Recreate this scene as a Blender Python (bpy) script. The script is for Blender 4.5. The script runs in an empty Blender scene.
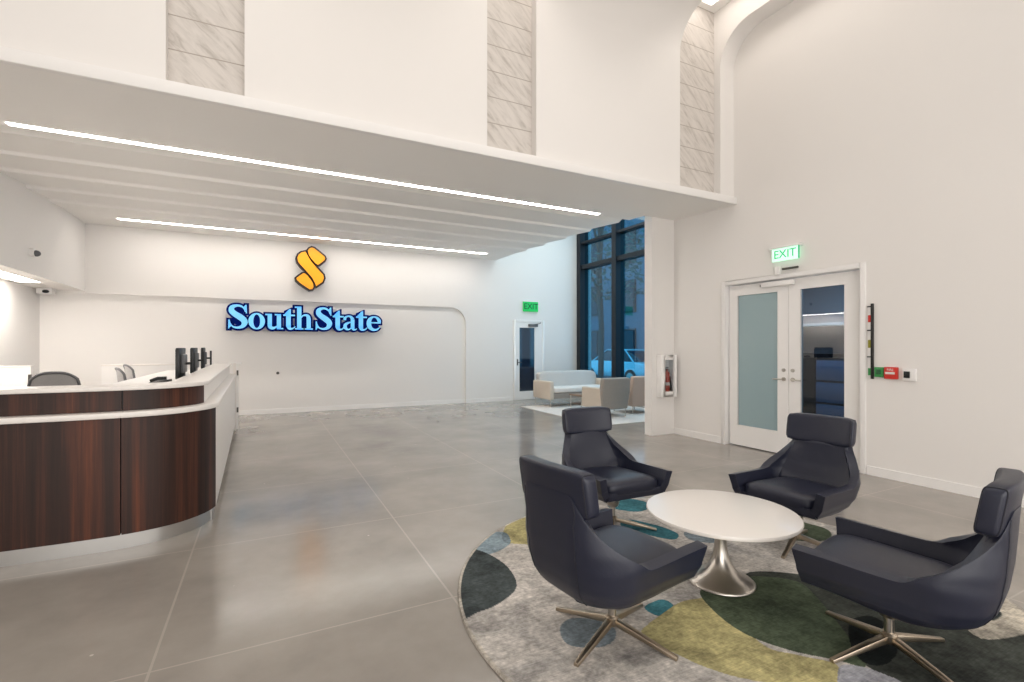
import bpy, bmesh, math, random
from mathutils import Vector, Matrix
random.seed(7)
scn = bpy.context.scene
C = scn.collection
PI = math.pi

# ------------------------------------------------------------------ helpers
def lin(c):
    return tuple(((v/255.)/12.92 if v/255. <= .04045 else ((v/255.+.055)/1.055)**2.4) for v in c) + (1.,)

def mat(name, rgb, rough=.5, metal=0., emit=None, estr=0., noise=None, nscale=6., bump=0., coat=0., spec=.5, sheen=0.):
    m = bpy.data.materials.new(name); m.use_nodes = True
    nt = m.node_tree; b = nt.nodes['Principled BSDF']
    col = lin(rgb)
    b.inputs['Base Color'].default_value = col
    b.inputs['Roughness'].default_value = rough
    b.inputs['Metallic'].default_value = metal
    b.inputs['Specular IOR Level'].default_value = spec
    b.inputs['Coat Weight'].default_value = coat
    b.inputs['Sheen Weight'].default_value = sheen
    if emit:
        b.inputs['Emission Color'].default_value = lin(emit)
        b.inputs['Emission Strength'].default_value = estr
    if noise or bump:
        tc = nt.nodes.new('ShaderNodeTexCoord'); n = nt.nodes.new('ShaderNodeTexNoise')
        n.inputs['Scale'].default_value = nscale; n.inputs['Detail'].default_value = 5
        nt.links.new(tc.outputs['Object'], n.inputs['Vector'])
        if noise:
            r = nt.nodes.new('ShaderNodeValToRGB')
            r.color_ramp.elements[0].position = .3; r.color_ramp.elements[1].position = .7
            r.color_ramp.elements[0].color = tuple(c*(1-noise) for c in col[:3])+(1,)
            r.color_ramp.elements[1].color = tuple(min(1, c*(1+noise)) for c in col[:3])+(1,)
            nt.links.new(n.outputs['Fac'], r.inputs[0]); nt.links.new(r.outputs[0], b.inputs['Base Color'])
        if bump:
            bp = nt.nodes.new('ShaderNodeBump'); bp.inputs['Strength'].default_value = bump; bp.inputs['Distance'].default_value = .01
            nt.links.new(n.outputs['Fac'], bp.inputs['Height']); nt.links.new(bp.outputs[0], b.inputs['Normal'])
    return m

def glass(name, tint, refl=.12, rough=.0):
    m = bpy.data.materials.new(name); m.use_nodes = True
    nt = m.node_tree; nt.nodes.clear()
    o = nt.nodes.new('ShaderNodeOutputMaterial'); mx = nt.nodes.new('ShaderNodeMixShader')
    t = nt.nodes.new('ShaderNodeBsdfTransparent'); g = nt.nodes.new('ShaderNodeBsdfGlossy')
    t.inputs[0].default_value = lin(tint); g.inputs['Roughness'].default_value = rough
    f = nt.nodes.new('ShaderNodeFresnel'); f.inputs[0].default_value = 1.5
    ad = nt.nodes.new('ShaderNodeMath'); ad.operation = 'ADD'; ad.inputs[1].default_value = refl; ad.use_clamp = True
    gm = nt.nodes.new('ShaderNodeNewGeometry'); fr_ = nt.nodes.new('ShaderNodeMath'); fr_.operation = 'SUBTRACT'; fr_.inputs[0].default_value = 1.; fr_.use_clamp = True
    nt.links.new(gm.outputs['Backfacing'], fr_.inputs[1]); mu = nt.nodes.new('ShaderNodeMath'); mu.operation = 'MULTIPLY'
    nt.links.new(f.outputs[0], ad.inputs[0]); nt.links.new(ad.outputs[0], mu.inputs[0]); nt.links.new(fr_.outputs[0], mu.inputs[1]); nt.links.new(mu.outputs[0], mx.inputs[0])
    nt.links.new(t.outputs[0], mx.inputs[1]); nt.links.new(g.outputs[0], mx.inputs[2]); nt.links.new(mx.outputs[0], o.inputs[0])
    return m

class MB:
    def __init__(s): s.v = []; s.f = []
    def add(s, vs, fs):
        o = len(s.v); s.v += [tuple(v) for v in vs]; s.f += [[i+o for i in f] for f in fs]; return s
    def box(s, x0, x1, y0, y1, z0, z1):
        if x0 > x1: x0, x1 = x1, x0
        if y0 > y1: y0, y1 = y1, y0
        if z0 > z1: z0, z1 = z1, z0
        return s.add([(x0,y0,z0),(x1,y0,z0),(x1,y1,z0),(x0,y1,z0),(x0,y0,z1),(x1,y0,z1),(x1,y1,z1),(x0,y1,z1)],
              [[0,3,2,1],[4,5,6,7],[0,1,5,4],[1,2,6,5],[2,3,7,6],[3,0,4,7]])
    def prism(s, pts, axis, a, b):
        # pts 2-D loop in the other two axes, order (x,y),(y,z),(x,z)
        def P(p, t): return {'z': (p[0],p[1],t), 'x': (t,p[0],p[1]), 'y': (p[0],t,p[1])}[axis]
        n = len(pts); vs = [P(p,a) for p in pts]+[P(p,b) for p in pts]
        fs = [[i,(i+1)%n,n+(i+1)%n,n+i] for i in range(n)]+[list(range(n))[::-1], list(range(n,2*n))]
        return s.add(vs, fs)
    def strip(s, A, Bp, a, b, axis='z'):
        # ribbon solid between two open polylines A and B, extruded a..b
        n = len(A)
        def P(p, t): return {'z': (p[0],p[1],t), 'x': (t,p[0],p[1]), 'y': (p[0],t,p[1])}[axis]
        vs = [P(p,a) for p in A]+[P(p,a) for p in Bp]+[P(p,b) for p in A]+[P(p,b) for p in Bp]
        fs = []
        for i in range(n-1):
            fs += [[i,i+1,n+i+1,n+i],[2*n+i,3*n+i,3*n+i+1,2*n+i+1],[i,2*n+i,2*n+i+1,i+1],[n+i,n+i+1,3*n+i+1,3*n+i]]
        fs += [[0,n,3*n,2*n],[n-1,3*n-1,4*n-1,2*n-1]]
        return s.add(vs, fs)
    def tube(s, p0, p1, r0, r1=None, seg=12):
        r1 = r0 if r1 is None else r1
        p0 = Vector(p0); p1 = Vector(p1); d = (p1-p0).normalized()
        u = d.orthogonal().normalized(); w = d.cross(u)
        vs = []
        for p, r in ((p0,r0),(p1,r1)):
            for k in range(seg):
                a = 2*PI*k/seg; vs.append(p+u*math.cos(a)*r+w*math.sin(a)*r)
        fs = [[k,(k+1)%seg,seg+(k+1)%seg,seg+k] for k in range(seg)]+[list(range(seg))[::-1], list(range(seg,2*seg))]
        return s.add(vs, fs)
    def path(s, pts, r, seg=8):
        pts = [Vector(p) for p in pts]; n = len(pts); vs = []; fs = []
        up = None
        for i, p in enumerate(pts):
            d = (pts[min(i+1,n-1)]-pts[max(i-1,0)]).normalized()
            if up is None: up = d.orthogonal().normalized()
            u = (up-d*up.dot(d)).normalized(); up = u; w = d.cross(u)
            for k in range(seg):
                a = 2*PI*k/seg; vs.append(p+u*math.cos(a)*r+w*math.sin(a)*r)
        for i in range(n-1):
            for k in range(seg): fs.append([i*seg+k,i*seg+(k+1)%seg,(i+1)*seg+(k+1)%seg,(i+1)*seg+k])
        fs += [list(range(seg))[::-1], list(range((n-1)*seg,n*seg))]
        return s.add(vs, fs)
    def lathe(s, prof, cx=0, cy=0, seg=48):
        vs = []; fs = []; n = len(prof)
        for k in range(seg):
            a = 2*PI*k/seg
            for r, z in prof: vs.append((cx+r*math.cos(a), cy+r*math.sin(a), z))
        for k in range(seg):
            for i in range(n-1):
                a = k*n+i; b = ((k+1)%seg)*n+i; fs.append([a,b,b+1,a+1])
        fs.append([k*n+n-1 for k in range(seg)]); fs.append([k*n for k in range(seg)][::-1])
        return s.add(vs, fs)
    def grid(s, fn, nu, nv):
        vs = [fn(i/nu, j/nv) for i in range(nu+1) for j in range(nv+1)]
        fs = [[i*(nv+1)+j,(i+1)*(nv+1)+j,(i+1)*(nv+1)+j+1,i*(nv+1)+j+1] for i in range(nu) for j in range(nv)]
        return s.add(vs, fs)
    def ellipsoid(s, c, r, e=2., nu=24, nv=14, fn=None):
        # super-ellipsoid pad; e > 2 is boxier
        vs = []; fs = []
        def sp(v, p): return math.copysign(abs(v)**p, v)
        p = 2./e
        for i in range(nv+1):
            th = -PI/2+PI*i/nv
            for k in range(nu):
                ph = 2*PI*k/nu
                q = Vector((c[0]+r[0]*sp(math.cos(th),p)*sp(math.cos(ph),p), c[1]+r[1]*sp(math.cos(th),p)*sp(math.sin(ph),p), c[2]+r[2]*sp(math.sin(th),p)))
                vs.append(fn(q) if fn else q)
        for i in range(nv):
            for k in range(nu): fs.append([i*nu+k,i*nu+(k+1)%nu,(i+1)*nu+(k+1)%nu,(i+1)*nu+k])
        return s.add(vs, fs)
    def xf(s, M):
        s.v = [tuple(M @ Vector(v)) for v in s.v]; return s
    def build(s, name, m, parent=None, bevel=0., seg=2, smooth=False, loc=None, angle=35):
        me = bpy.data.meshes.new(name); me.from_pydata(s.v, [], s.f); me.validate()
        bm = bmesh.new(); bm.from_mesh(me)
        bmesh.ops.remove_doubles(bm, verts=bm.verts, dist=1e-5)
        bmesh.ops.recalc_face_normals(bm, faces=bm.faces)
        if bevel:
            es = [e for e in bm.edges if len(e.link_faces) == 2 and e.calc_face_angle(0) > .5]
            bmesh.ops.bevel(bm, geom=es, offset=bevel, segments=seg, profile=.5, affect='EDGES', clamp_overlap=True)
        bm.to_mesh(me); bm.free()
        if m: me.materials.append(m)
        if smooth or bevel:
            me.shade_smooth(); me.set_sharp_from_angle(angle=math.radians(angle))
        o = bpy.data.objects.new(name, me); C.objects.link(o)
        if parent: o.parent = parent
        if loc: o.location = loc
        return o

def tag(o, label=None, cat=None, group=None, kind=None):
    if label: o['label'] = label
    if cat: o['category'] = cat
    if group: o['group'] = group
    if kind: o['kind'] = kind
    return o
def empty(name, loc=(0,0,0), rz=0., label=None, cat=None, group=None):
    o = bpy.data.objects.new(name, None); C.objects.link(o); o.location = loc; o.rotation_euler = (0,0,rz)
    o.empty_display_size = .1
    return tag(o, label, cat, group)
def copy_tree(o, parent=None):
    kids = list(o.children); c = o.copy(); C.objects.link(c); c.parent = parent
    for ch in kids: copy_tree(ch, c)
    return c
def struct(o): o['kind'] = 'structure'; return o
def text_mesh(name, s, size, depth, m, parent, loc, rot):
    cu = bpy.data.curves.new('txt','FONT'); cu.body = s; cu.size = size; cu.extrude = depth; cu.align_x = 'CENTER'; cu.align_y = 'CENTER'
    t = bpy.data.objects.new('txt', cu); C.objects.link(t)
    bpy.context.view_layer.update()
    me = bpy.data.meshes.new_from_object(t.evaluated_get(bpy.context.evaluated_depsgraph_get()))
    bpy.data.objects.remove(t); me.materials.clear(); me.materials.append(m)
    me.transform(Matrix.Translation(loc) @ rot)
    o = bpy.data.objects.new(name, me); C.objects.link(o); o.parent = parent
    return o

# ------------------------------------------------------------------ materials
M = {}
M['paint'] = mat('white_wall_paint', (233,229,225), .6, spec=.25)
M['ceil'] = mat('white_ceiling_paint', (246,243,239), .7, spec=.2)
M['trim'] = mat('white_gloss_trim', (238,235,232), .4)
M['stone'] = mat('white_solid_surface', (232,226,220), .28, noise=.03, nscale=40)
M['navy'] = mat('navy_leather', (30,33,49), .38, bump=.06, nscale=220, spec=.45)
M['seam'] = mat('navy_leather_piping', (26,27,38), .5)
M['steel'] = mat('brushed_steel', (190,184,176), .28, 1.)
M['bronze'] = mat('warm_brushed_metal', (176,162,144), .33, 1.)
M['tabletop'] = mat('white_lacquer', (238,232,226), .25, coat=.2)
M['black'] = mat('black_plastic', (22,22,24), .4)
M['grey_plastic'] = mat('grey_plastic', (95,95,97), .5)
M['mesh_grey'] = mat('grey_mesh_fabric', (165,162,160), .8, noise=.2, nscale=300)
M['beige_fab'] = mat('beige_upholstery', (205,192,177), .85, noise=.06, nscale=60)
M['taupe_fab'] = mat('taupe_upholstery', (150,143,136), .85, noise=.1, nscale=80)
M['grey_fab'] = mat('light_grey_upholstery', (196,192,188), .85, noise=.06, nscale=60)
M['white_fab'] = mat('pale_seat_fabric', (226,220,214), .85, noise=.04, nscale=60)
M['frame_dark'] = mat('dark_bronze_mullion', (38,40,45), .4, .4)
M['strip'] = mat('led_diffuser', (255,250,244), .5, emit=(255,249,242), estr=28.)
M['cove'] = mat('led_cove_diffuser', (255,250,244), .5, emit=(255,248,240), estr=3.5)
M['kick'] = mat('brushed_metal_kick', (185,183,180), .3, .9)
M['red'] = mat('red_plastic', (205,50,40), .4)
M['redmet'] = mat('red_enamel', (190,62,40), .3)
M['green'] = mat('green_plastic', (60,150,80), .4)
M['olive'] = mat('olive_plastic', (150,145,40), .5)
M['exitg'] = mat('exit_green_lit', (20,150,70), .4, emit=(20,190,90), estr=.55)
M['exitw'] = mat('exit_pale_lit', (210,245,225), .3, emit=(190,245,215), estr=.75)
M['exitdark'] = mat('exit_letter_green', (40,160,100), .4, emit=(60,190,130), estr=.45)
M['blackletter'] = mat('dark_letter', (10,60,35), .5)
M['navysign'] = mat('navy_sign_return', (4,22,92), .8, emit=(4,30,120), estr=.15, spec=.05)
M['bluesign'] = mat('light_blue_sign_face', (120,200,245), .4, emit=(110,195,245), estr=.35)
M['gold'] = mat('golden_sign_face', (244,158,14), .4, emit=(255,160,10), estr=.25)
M['blackedge'] = mat('dark_brown_sign_return', (35,20,18), .4)
M['hardware'] = mat('dark_hinge_metal', (90,86,82), .4, .6)
M['win'] = glass('blue_window_glass', (160,205,222), .05)
M['clear'] = glass('clear_door_glass', (165,185,200), .05)
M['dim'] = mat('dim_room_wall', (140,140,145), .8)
M['refl_dark'] = mat('black_desk_reflection', (24,26,32), .35)  # dark tone of the desk reflection imitated behind the clear leaf
M['refl_blue'] = mat('blue_window_reflection', (96,140,182), .5)  # blue of reflected windows put into the colour
M['carpaint'] = mat('pale_car_paint', (222,230,236), .25, .2, coat=.5)
M['tyre'] = mat('tyre_rubber', (25,25,28), .7)
M['carglass'] = mat('dark_car_glass', (20,35,50), .08)
M['asphalt'] = mat('asphalt', (70,75,82), .8, noise=.15, nscale=12)
M['facade'] = mat('grey_brick_facade', (112,120,134), .8, noise=.15, nscale=4)
M['bark'] = mat('grey_bark', (88,82,78), .9, noise=.2, nscale=20)
M['leaf'] = mat('blue_green_leaves', (70,105,95), .8, noise=.3, nscale=6)
M['shopglow'] = mat('lit_shop_window', (200,180,150), .4, emit=(255,190,120), estr=.6)

# frosted pane
M['frost'] = mat('frosted_pane', (150,172,176), .12, spec=.7)

def floor_mat():
    m = bpy.data.materials.new('polished_concrete'); m.use_nodes = True
    nt = m.node_tree; b = nt.nodes['Principled BSDF']; L = nt.links.new; N = nt.nodes.new
    tc = N('ShaderNodeTexCoord')
    n1 = N('ShaderNodeTexNoise'); n1.inputs['Scale'].default_value = .9; n1.inputs['Detail'].default_value = 8; n1.inputs['Roughness'].default_value = .6
    L(tc.outputs['Object'], n1.inputs['Vector'])
    r1 = N('ShaderNodeValToRGB'); r1.color_ramp.elements[0].position = .3; r1.color_ramp.elements[1].position = .72
    r1.color_ramp.elements[0].color = lin((136,129,122)); r1.color_ramp.elements[1].color = lin((168,161,152))
    L(n1.outputs['Fac'], r1.inputs[0])
    # pale aggregate chips
    vo = N('ShaderNodeTexVoronoi'); vo.inputs['Scale'].default_value = 7.; L(tc.outputs['Object'], vo.inputs['Vector'])
    lt = N('ShaderNodeMath'); lt.operation = 'LESS_THAN'; lt.inputs[1].default_value = .055; L(vo.outputs['Distance'], lt.inputs[0])
    sepc = N('ShaderNodeSeparateColor'); L(vo.outputs['Color'], sepc.inputs[0])
    gt = N('ShaderNodeMath'); gt.operation = 'GREATER_THAN'; gt.inputs[1].default_value = .8; L(sepc.outputs[0], gt.inputs[0])
    ml = N('ShaderNodeMath'); ml.operation = 'MULTIPLY'; L(lt.outputs[0], ml.inputs[0]); L(gt.outputs[0], ml.inputs[1])
    mx = N('ShaderNodeMix'); mx.data_type = 'RGBA'; L(ml.outputs[0], mx.inputs['Factor']); L(r1.outputs[0], mx.inputs['A']); mx.inputs['B'].default_value = lin((196,188,176))
    # saw-cut joints on a 1.43 x 1.47 m grid
    sx = N('ShaderNodeSeparateXYZ'); L(tc.outputs['Object'], sx.inputs[0])
    def joint(out, off, per, w):
        a = N('ShaderNodeMath'); a.operation = 'SUBTRACT'; a.inputs[1].default_value = off; L(out, a.inputs[0])
        p = N('ShaderNodeMath'); p.operation = 'PINGPONG'; p.inputs[1].default_value = per/2; L(a.outputs[0], p.inputs[0])
        c = N('ShaderNodeMath'); c.operation = 'LESS_THAN'; c.inputs[1].default_value = w; L(p.outputs[0], c.inputs[0]); return c
    j1 = joint(sx.outputs[0], -.46, 1.43, .006); j2 = joint(sx.outputs[1], 2.66, 1.47, .005)
    mj = N('ShaderNodeMath'); mj.operation = 'MAXIMUM'; L(j1.outputs[0], mj.inputs[0]); L(j2.outputs[0], mj.inputs[1])
    sc = N('ShaderNodeMath'); sc.operation = 'MULTIPLY'; sc.inputs[1].default_value = .32; L(mj.outputs[0], sc.inputs[0])
    mx2 = N('ShaderNodeMix'); mx2.data_type = 'RGBA'; L(sc.outputs[0], mx2.inputs['Factor']); L(mx.outputs['Result'], mx2.inputs['A']); mx2.inputs['B'].default_value = lin((200,190,176))
    L(mx2.outputs['Result'], b.inputs['Base Color'])
    r2 = N('ShaderNodeMapRange'); r2.inputs['To Min'].default_value = .08; r2.inputs['To Max'].default_value = .24; L(n1.outputs['Fac'], r2.inputs['Value'])
    L(r2.outputs[0], b.inputs['Roughness']); b.inputs['Specular IOR Level'].default_value = .5
    bp = N('ShaderNodeBump'); bp.inputs['Strength'].default_value = .12; bp.inputs['Distance'].default_value = .004
    n3 = N('ShaderNodeTexNoise'); n3.inputs['Scale'].default_value = 5.; L(tc.outputs['Object'], n3.inputs['Vector'])
    L(n3.outputs['Fac'], bp.inputs['Height']); L(bp.outputs[0], b.inputs['Normal'])
    return m
M['floor'] = floor_mat()

def wood_mat():
    m = bpy.data.materials.new('dark_walnut_veneer'); m.use_nodes = True
    nt = m.node_tree; b = nt.nodes['Principled BSDF']; L = nt.links.new; N = nt.nodes.new
    tc = N('ShaderNodeTexCoord'); mp = N('ShaderNodeMapping'); mp.inputs['Scale'].default_value = (1,1,.02); L(tc.outputs['Object'], mp.inputs[0])
    n1 = N('ShaderNodeTexNoise'); n1.inputs['Scale'].default_value = 11; n1.inputs['Detail'].default_value = 6; n1.inputs['Roughness'].default_value = .7; L(mp.outputs[0], n1.inputs['Vector'])
    r = N('ShaderNodeValToRGB'); e = r.color_ramp.elements
    e[0].position = .3; e[0].color = lin((30,19,15)); e[1].position = .74; e[1].color = lin((112,62,40))
    x = e.new(.48); x.color = lin((50,30,23)); x = e.new(.58); x.color = lin((72,41,30))
    L(n1.outputs['Fac'], r.inputs[0]); L(r.outputs[0], b.inputs['Base Color'])
    b.inputs['Roughness'].default_value = .45; b.inputs['Specular IOR Level'].default_value = .3
    return m
M['wood'] = wood_mat()

def marble_mat():
    m = bpy.data.materials.new('veined_marble_tile'); m.use_nodes = True
    nt = m.node_tree; b = nt.nodes['Principled BSDF']; L = nt.links.new; N = nt.nodes.new
    tc = N('ShaderNodeTexCoord'); m0_ = N('ShaderNodeMapping'); m0_.inputs['Rotation'].default_value = (0,math.radians(-42),0); mp = N('ShaderNodeMapping'); mp.inputs['Scale'].default_value = (2.2,1,11)
    L(tc.outputs['Object'], m0_.inputs[0]); L(m0_.outputs[0], mp.inputs[0])
    n1 = N('ShaderNodeTexNoise'); n1.inputs['Scale'].default_value = 1.6; n1.inputs['Detail'].default_value = 8; n1.inputs['Roughness'].default_value = .62; n1.inputs['Distortion'].default_value = .5
    L(mp.outputs[0], n1.inputs['Vector'])
    r = N('ShaderNodeValToRGB'); e = r.color_ramp.elements
    e[0].position = .34; e[0].color = lin((182,174,166)); e[1].position = .58; e[1].color = lin((212,205,198))
    x = e.new(.45); x.color = lin((202,195,188))
    L(n1.outputs['Fac'], r.inputs[0])
    sx = N('ShaderNodeSeparateXYZ'); L(tc.outputs['Object'], sx.inputs[0])
    a = N('ShaderNodeMath'); a.operation = 'SUBTRACT'; a.inputs[1].default_value = 3.68; L(sx.outputs[2], a.inputs[0])
    p = N('ShaderNodeMath'); p.operation = 'PINGPONG'; p.inputs[1].default_value = .1465; L(a.outputs[0], p.inputs[0])
    c = N('ShaderNodeMath'); c.operation = 'LESS_THAN'; c.inputs[1].default_value = .005; L(p.outputs[0], c.inputs[0])
    mx = N('ShaderNodeMix'); mx.data_type = 'RGBA'; L(c.outputs[0], mx.inputs['Factor']); L(r.outputs[0], mx.inputs['A']); mx.inputs['B'].default_value = lin((165,155,145))
    L(mx.outputs['Result'], b.inputs['Base Color']); b.inputs['Roughness'].default_value = .4
    return m
M['marble'] = marble_mat()

# ------------------------------------------------------------------ setting: shell
XR = 6.12; YB = 11.72; YW = 4.86
struct(MB().box(-5.2,8.3,-3.6,11.95,-.2,0).build('floor', M['floor']))
# right wall with the double-door opening
DY0, DY1, DZ = 3.16, 5.0, 2.36
w = MB(); w.box(XR,XR+.2,-3.6,DY0-.03,0,6.3).box(XR,XR+.2,DY1+.03,6.02,0,6.3).box(XR,XR+.2,DY0-.03,DY1+.03,DZ+.03,6.3)
struct(w.build('wall_right', M['paint']))
struct(MB().box(5.63,8.2,6.02,6.19,0,5.3).build('wall_lounge', M['paint']))
struct(MB().box(-5.2,8.6,YB+.06,YB+.26,0,2.46).box(5.5,8.6,YB,YB+.06,0,5.4).box(-5.2,5.5,YB+.07,YB+.26,2.46,4.4).box(5.5,8.6,YB+.06,YB+.26,0,5.4).build('wall_rear', M['paint']))
struct(MB().box(-5.2,-3.66,4.9,11.9,0,2.55).build('wall_left', M['paint']))
struct(MB().box(-5.4,-5.2,-3.6,5.0,0,6.3).build('wall_far_left', M['paint']))
# entrance side behind the camera
struct(MB().box(-5.4,6.3,-3.8,-3.6,0,6.3).build('wall_front', M['paint']))
# back wall: proud upper field with a rounded inner corner over the recessed panel
def back_upper():
    zt = 2.46; xr = 4.63; r = .42
    pts = [(-3.66,4.3),(-3.66,zt),(xr-r,zt)]
    for k in range(1,13):
        a = PI/2-k/12*PI/2
        pts.append((xr-r+r*math.cos(a), zt-r+r*math.sin(a)))
    pts += [(xr,0),(5.5,0),(5.5,4.3)]
    o = MB()
    # build as quads: top block + corner + right strip
    o.prism([(-3.66,4.3),(-3.66,zt),(5.5,zt),(5.5,4.3)],'y',YB,YB+.07)
    top = [(xr-r+r*math.cos(PI/2-k/12*PI/2), zt-r+r*math.sin(PI/2-k/12*PI/2)) for k in range(13)]
    o.strip(top, [(5.5 if k else xr-r, zt) if k < 1 else (5.5 if p[0]>5.5 else xr+ .0, zt) for k, p in enumerate(top)], YB, YB+.07, 'y')
    o.box(xr,5.5,YB,YB+.07,0,zt)
    return o
struct(back_upper().build('trim_1', M['paint']))
# baseboards
struct(MB().box(-3.6,4.63,YB+.045,YB+.062,0,.1).box(4.63,6.0,YB-.015,YB,0,.1).box(6.99,8.2,YB-.015,YB,0,.1).build('baseboard_back', M['trim']))
struct(MB().box(XR-.012,XR,-3.5,DY0-.07,0,.1).box(XR-.012,XR,DY1+.07,6.02,0,.1).build('baseboard_right', M['trim']))
# soffit, flat front part, with the ledge along its face
s_ = MB(); s_.prism([(4.83,3.525),(6.02,3.575),(6.02,4.3),(5.2,4.3),(5.2,3.62),(4.83,3.62)],'x',-5.2,XR)
struct(s_.build('ceiling_soffit', M['ceil']))
l_ = MB(); l_.prism([(4.80,3.525),(4.86,3.525),(4.86,3.63),(4.80,3.63)],'x',-5.2,XR)
struct(l_.build('trim_2', M['trim'], bevel=.006))
# saw-tooth ceiling
Ls = [6.70,7.53,8.37,9.20,10.03]
prof = [(6.02,3.58),(6.25,3.595),(6.42,3.60),(6.6,3.66),(6.70,3.62)]
for k, L0 in enumerate(Ls):
    z0 = 3.62+.03*(L0-6.7); L1 = L0+.83
    if k < 4: prof += [(L1-.10, z0+.058),(L1-.035, z0+.058),(L1, z0+.025)]
    else: prof += [(10.6,3.76),(10.7,3.76)]
prof += [(11.78,3.765),(11.78,4.3),(6.02,4.3)]
struct(MB().prism(prof,'x',-3.02,5.5).build('ceiling_ribbed', M['ceil']))
struct(MB().box(5.4,5.5,6.05,11.78,4.3,5.3).build('wall_bulkhead_side', M['paint']))
# left soffit (bulkhead over the tellers)
struct(MB().box(-5.2,-3.0,5.0,11.78,2.5,4.3).build('wall_soffit_left', M['paint']))
# vaulted wall panels between the marble slots
def vault(x0, x1, name):
    r = .48; R = 12
    inner = [(YW,3.62)]+[(YW-r+r*math.cos(k/R*PI/2), 5.47+r*math.sin(k/R*PI/2)) for k in range(R+1)]+[(-3.6,5.95)]
    outer = [(YW+.12,3.62)]+[(YW+.12, 5.47+.85*k/6) if k <= 6 else (YW+.12-(k-6)*.12, 6.32) for k in range(R+1)]+[(-3.6,6.32)]
    struct(MB().strip(inner, outer, x0, x1, 'x').build(name, M['paint'], smooth=True, angle=25))
vault(-5.2,-3.70,'wall_vault_1'); vault(-3.12,-.73,'wall_vault_2'); vault(-.16,2.17,'wall_vault_3'); vault(2.79,5.05,'wall_vault_4'); vault(5.84,XR,'wall_vault_5')
struct(MB().box(-5.2,XR,-3.6,5.3,6.32,6.5).build('ceiling', M['ceil']))
struct(MB().box(-5.2,XR,YW+.17,YW+.3,3.6,6.35).build('wall_behind_marble', M['paint']))
slots = [(-3.70,-3.12),(-.73,-.16),(2.17,2.79),(5.05,5.84)]
for i, (x0, x1) in enumerate(slots):
    struct(MB().box(x0,x1,YW+.11,YW+.17,3.61,6.32).build('trim_%d' % (3+i), M['marble']))

# lounge enclosure and its windows
struct(MB().box(5.4,8.5,6.0,11.95,5.3,5.5).build('ceiling_lounge', M['ceil']))
struct(MB().box(8.2,8.4,6.1,11.8,0,.55).build('wall_window_sill', M['paint']))
WY = [11.72, 10.09, 8.46, 6.83, 6.2]
f = MB()
for y in (11.60,10.02,8.39,6.76):
    f.box(8.06,8.34,y-.085,y+.085,.55,5.3)
f.box(8.1,8.34,6.2,11.7,3.68,3.80).box(8.1,8.34,6.2,11.7,.53,.60)
f.box(8.1,8.34,6.2,11.7,4.40,4.46)
struct(f.build('window_1', M['frame_dark']))
struct(MB().box(8.22,8.235,6.2,11.7,.6,5.3).build('window_2', M['win']))

# ------------------------------------------------------------------ double door in the right wall
dr = MB()
dr.box(XR-.02,XR+.12,DY0-.06,DY0,0,DZ+.06).box(XR-.02,XR+.12,DY1,DY1+.06,0,DZ+.06).box(XR-.02,XR+.12,DY0,DY1,DZ,DZ+.06)
frame = struct(dr.build('door_1', M['trim'], bevel=.004))
def leaf(y0, y1, hinge_hi, gm, pane, nm):
    x0, x1 = XR+.065, XR+.11
    py0, py1, pz0, pz1 = pane
    b = MB().box(x0,x1,y0,py0,.015,DZ-.01).box(x0,x1,py1,y1,.015,DZ-.01).box(x0,x1,py0,py1,.015,pz0).box(x0,x1,py0,py1,pz1,DZ-.01)
    o = struct(b.build(nm, M['trim']))
    MB().box(x0+.018,x0+.026,py0,py1,pz0,pz1).build('glass_pane', gm, o)
    bd = MB(); t = .015
    bd.box(x0-.004,x0+.01,py0-t,py0,pz0-t,pz1+t).box(x0-.004,x0+.01,py1,py1+t,pz0-t,pz1+t).box(x0-.004,x0+.01,py0,py1,pz0-t,pz0).box(x0-.004,x0+.01,py0,py1,pz1,pz1+t)
    bd.build('glazing_bead', M['trim'], o)
    yl = y0+.06 if hinge_hi else y1-.06; sgn = 1 if hinge_hi else -1
    h = MB().tube((x0,yl,1.02),(x0-.012,yl,1.02),.028).tube((x0-.012,yl,1.02),(x0-.05,yl,1.02),.009).path([(x0-.05,yl,1.02),(x0-.052,yl+sgn*.06,1.02),(x0-.048,yl+sgn*.13,1.015)],.009)
    ho = h.build('door_handle', M['steel'], o, smooth=True)
    MB().tube((x0,yl,1.14),(x0-.014,yl,1.14),.024).tube((x0-.014,yl,1.14),(x0-.018,yl,1.14),.012).build('lock_cylinder', M['steel'], o, smooth=True)
    return o
leaf(4.07,4.985,True,M['frost'],(4.22,4.84,.31,2.20),'door_2')
leaf(3.175,4.065,False,M['clear'],(3.37,3.90,.31,2.20),'door_3')
c = empty('door_closer', (XR+.06,4.25,2.30), 0, 'white closer box at the head of the glazed double doors', 'door closer')
MB().box(-.055,0,-.28,.18,-.03,.035).build('closer_body', M['trim'], c, bevel=.005)
MB().tube((-.03,.18,0),(-.03,.2,0),.018).build('end_cap', M['hardware'], c)
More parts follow.
